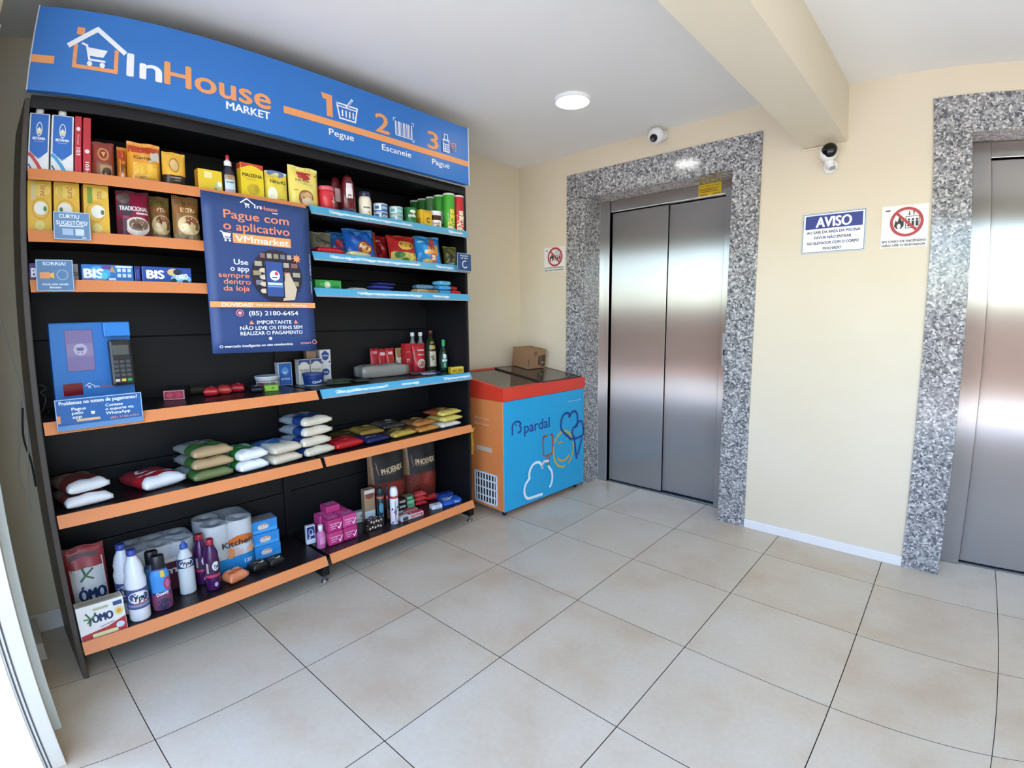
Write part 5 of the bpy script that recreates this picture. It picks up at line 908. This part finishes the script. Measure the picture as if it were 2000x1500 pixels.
carton('match_box', 'small white box beside the tall beige carton', 'box', -1.640, -1.572, -.262, Z, .070, .045, '#dcdcd8', [T('A7', .4, .6, .3, '#5a5a62', .7, .02), R(-.7, .2, .5, .35, '#b4b8bc')], rz=-8)
carton('toothpaste_carton', 'tall beige carton with white foot and tan top', 'carton', -1.600, -1.528, -.205, Z, .225, .05, '#a58a68', [R(-.98, .01, .98, .36, '#c4d2d6'), E(0, .82, .8, .1, '#8a4a34'), R(-.98, .88, .98, .99, '#d8d0c8'), R(-.4, .14, .4, .2, '#5a7a9a')], rz=-6)
for k in range(2):
    carton('lighter_box', ['dark box with cream spots lying in front of the tall carton', 'dark box with cream spots stacked on the other spotted box'][k], 'box', -1.665+.02*k, -1.545+.012*k, -.085-.014*k, Z+.029*k, .028, .055, '#2c211f', [E(-.6+.3*q, .5+.2*((q+k) % 2), .1, .28, '#d9c4b0') for q in range(5)], top=[E(-.7+.35*q, .3*((q % 2)*2-1), .12, .3, '#d8bfae') for q in range(5)], group='spotted boxes', rz=-4)
SP = [(.020, 0), (.023, .004), (.023, .155), (.020, .168), (.017, .172)]
bottle('deodorant_can', 'slim black and teal spray can with copper ring', 'spray can', -1.520, -.155, Z, [('body', M('#16303a', .25), SP), ('ring', '#b86a4a', [(.0215, .165), (.023, .167), (.023, .180), (.0215, .182)]), ('cap', '#1f3a3c', [(.0165, .18), (.019, .182), (.018, .225), (.012, .238)])], [PG([(-.5, .05), (.5, .05), (.7, .5), (0, .25), (-.7, .5)], '#2f6a84'), E(0, .62, .6, .2, '#4a8aa0'), PG([(-.2, .3), (.2, .3), (0, .1)], '#e8d2b4')], None, .172, None, -20)
bottle('mascara_tube', 'very thin black tube between the two spray cans', 'tube', -1.474, -.145, Z, [('body', M('#1c1a20', .3), [(.008, 0), (.009, .003), (.009, .15), (.008, .153)]), ('band', '#a83a48', [(.0092, .15), (.0094, .152), (.0094, .172), (.009, .174)]), ('cap', '#20283c', [(.008, .173), (.0085, .175), (.007, .236), (.005, .24)])], [R(-.6, .1, .6, .5, '#a8763c')], None, .153)
bottle('deodorant_can', 'white spray can with navy cross pattern and red ring', 'spray can', -1.470, -.075, Z, [('body', M('#e6eaee', .25), [(.024, 0), (.0275, .004), (.0275, .165), (.024, .178)]), ('ring', '#b83a44', [(.025, .172), (.027, .175), (.027, .187), (.025, .19)]), ('cap', '#eef0f2', [(.024, .188), (.0255, .19), (.025, .222), (.018, .243), (.011, .247)])], [PG([(-.9, .05), (-.5, .05), (.1, .45), (-.1, .5)], '#24366a'), PG([(.9, .05), (.5, .05), (0, .4), (.15, .48)], '#24366a'), PG([(-.9, .55), (-.6, .65), (0, .48), (-.2, .44)], '#2a3c70'), PG([(.9, .62), (.5, .7), (.0, .5), (.2, .44)], '#2a3c70'), L([(0, .1), (0, .9)], .004, '#b83a44')], None, .178, None, -20)
SOAP = [('black soap box, lowest of the three dark boxes', -1.398, -1.300, -.165, 0, '#1f1d1f'), ('black soap box with pale lettering, middle of the three dark boxes', -1.400, -1.302, -.168, .034, '#242224'), ('black soap box, top of the three dark boxes', -1.396, -1.300, -.172, .068, '#1c1c1e')]
for k, (lb, a, b, x, zz, c) in enumerate(SOAP): carton('soap_box', lb, 'soap', a, b, x, Z+zz, .033, .06, c, [T('SWIP', .3, .5, .5, '#d8d4cc', .9, .03), R(-.9, .2, -.3, .4, '#6a6660')], group='dark soap boxes', rz=-10)
for k in range(3): carton('soap_bar', ['green wrapped soap, lowest of three', 'green wrapped soap, middle of three', 'green wrapped soap, top of three'][k], 'soap', -1.290, -1.215, -.20-.004*k, Z+.031*k, .0305, .055, ['#5aa878', '#6ab888', '#4a7a54'][k], [R(-.6, .3, .6, .7, '#9ad0ac')], top=[R(-.8, -.7, .8, .7, '#7a8a5a')] if k == 2 else [], group='green wrapped soaps', rz=-12)
for k in range(3): lying('soap_bar', ['red wrapped soap, lowest of three', 'red wrapped soap, middle of three', 'red wrapped soap, top of three'][k], 'soap', -1.202, -1.112, -.19-.004*k, Z+.031*k, .030, .065, [(1, ['#b8242c', '#c83034', '#d04040'][k])], [R(-.5, -.6, .6, -.2, '#e08a84')], 'red wrapped soaps', -12, 170+k)
for k in range(2): carton('toothpaste_box', ['white and red toothpaste box lying at the shelf front', 'grey and red toothpaste box lying behind the front one'][k], 'toothpaste', -1.432, -1.262 if k == 0 else -1.27, -.045-.05*k, Z, .030+.012*k, .042, ['#d9d4d0', '#8a7a7a'][k], [R(-.2, .2, .9, .8, '#c03a40'), T('Colgate', .3, .5, .4, '#f0e8e6', .9, .02), R(-.9, .1, -.4, .9, '#4a4248')], top=[R(.0, -.8, .95, .8, '#c8484a'), R(-.9, -.6, -.3, .6, '#e6e2de'), R(-.25, -.9, -.1, .9, '#5a4a4c')], group='toothpaste boxes', rz=-4)
lying('toothbrush_pack', 'long red pack lying at the back right of the bottom shelf', 'pack', -1.095, -.985, -.215, Z, .04, .045, [(1, '#b8242c')], [R(-.6, -.3, .6, .3, '#d8605c')], None, -8, 180)
carton('soap_bar', 'small white soap box at the shelf front', 'soap', -1.168, -1.090, -.050, Z, .028, .05, '#dfe3e6', [R(-.4, .2, .6, .8, '#b9c4cc')], top=[E(0, 0, .4, .5, '#b4c4d0'), E(.0, 0, .2, .25, '#5a6a7a')], rz=-14)
carton('bandage_box', 'flat blue box at the right end of the bottom shelf', 'box', -1.070, -.925, -.035, Z, .032, .085, '#2458b4', [T('fino', .5, .5, .5, '#d9e2f0', .5, .02), R(-.9, .2, -.1, .5, '#3f74cc')], top=[R(-.8, -.7, .0, .8, '#8fa8c8'), PG([(-.6, -.4), (.2, .6), (.5, .6), (-.2, -.5)], '#d2dcea'), R(.3, -.6, .9, -.2, '#3a6ac4')], rz=-14)
carton('bandage_box', 'flat dark blue box lying behind the lighter blue box', 'box', -1.020, -.905, -.145, Z, .040, .06, '#1f3f86', [R(-.8, .2, .8, .6, '#3a62b0')], group=None, rz=-10)
for k, (a, b, x) in enumerate(((-1.475, -1.205, -.285), (-1.190, -.925, -.275))):
    pouch('charcoal_bag', ['large black and rust paper charcoal bag, left of the pair', 'large black and rust paper charcoal bag, right of the pair'][k], 'charcoal bag', a, b, x, Z, .48, .14, '#2b2827', [T('PHOENIX', .18, .60, .085, '#d0b48c', 1.2, .03, 6 if k == 0 else 0), R(-.4, .53, .3, .55, '#5a4a3c'), E(.3, .30, .6, .12, '#8a3020'), E(-.2, .16, .5, .1, '#6a2418'), R(-1.0, .42, -.80, .98, '#8a6c4a'), PG([(-1.0, .70), (-.62, .72), (-.55, .55), (-.74, .30), (-1.0, .26)], '#84664a')], 'charcoal bags', -8, 0, False, None, 0, 190+k, .7, .006, 12, 14, (.40, '#6a2818'))
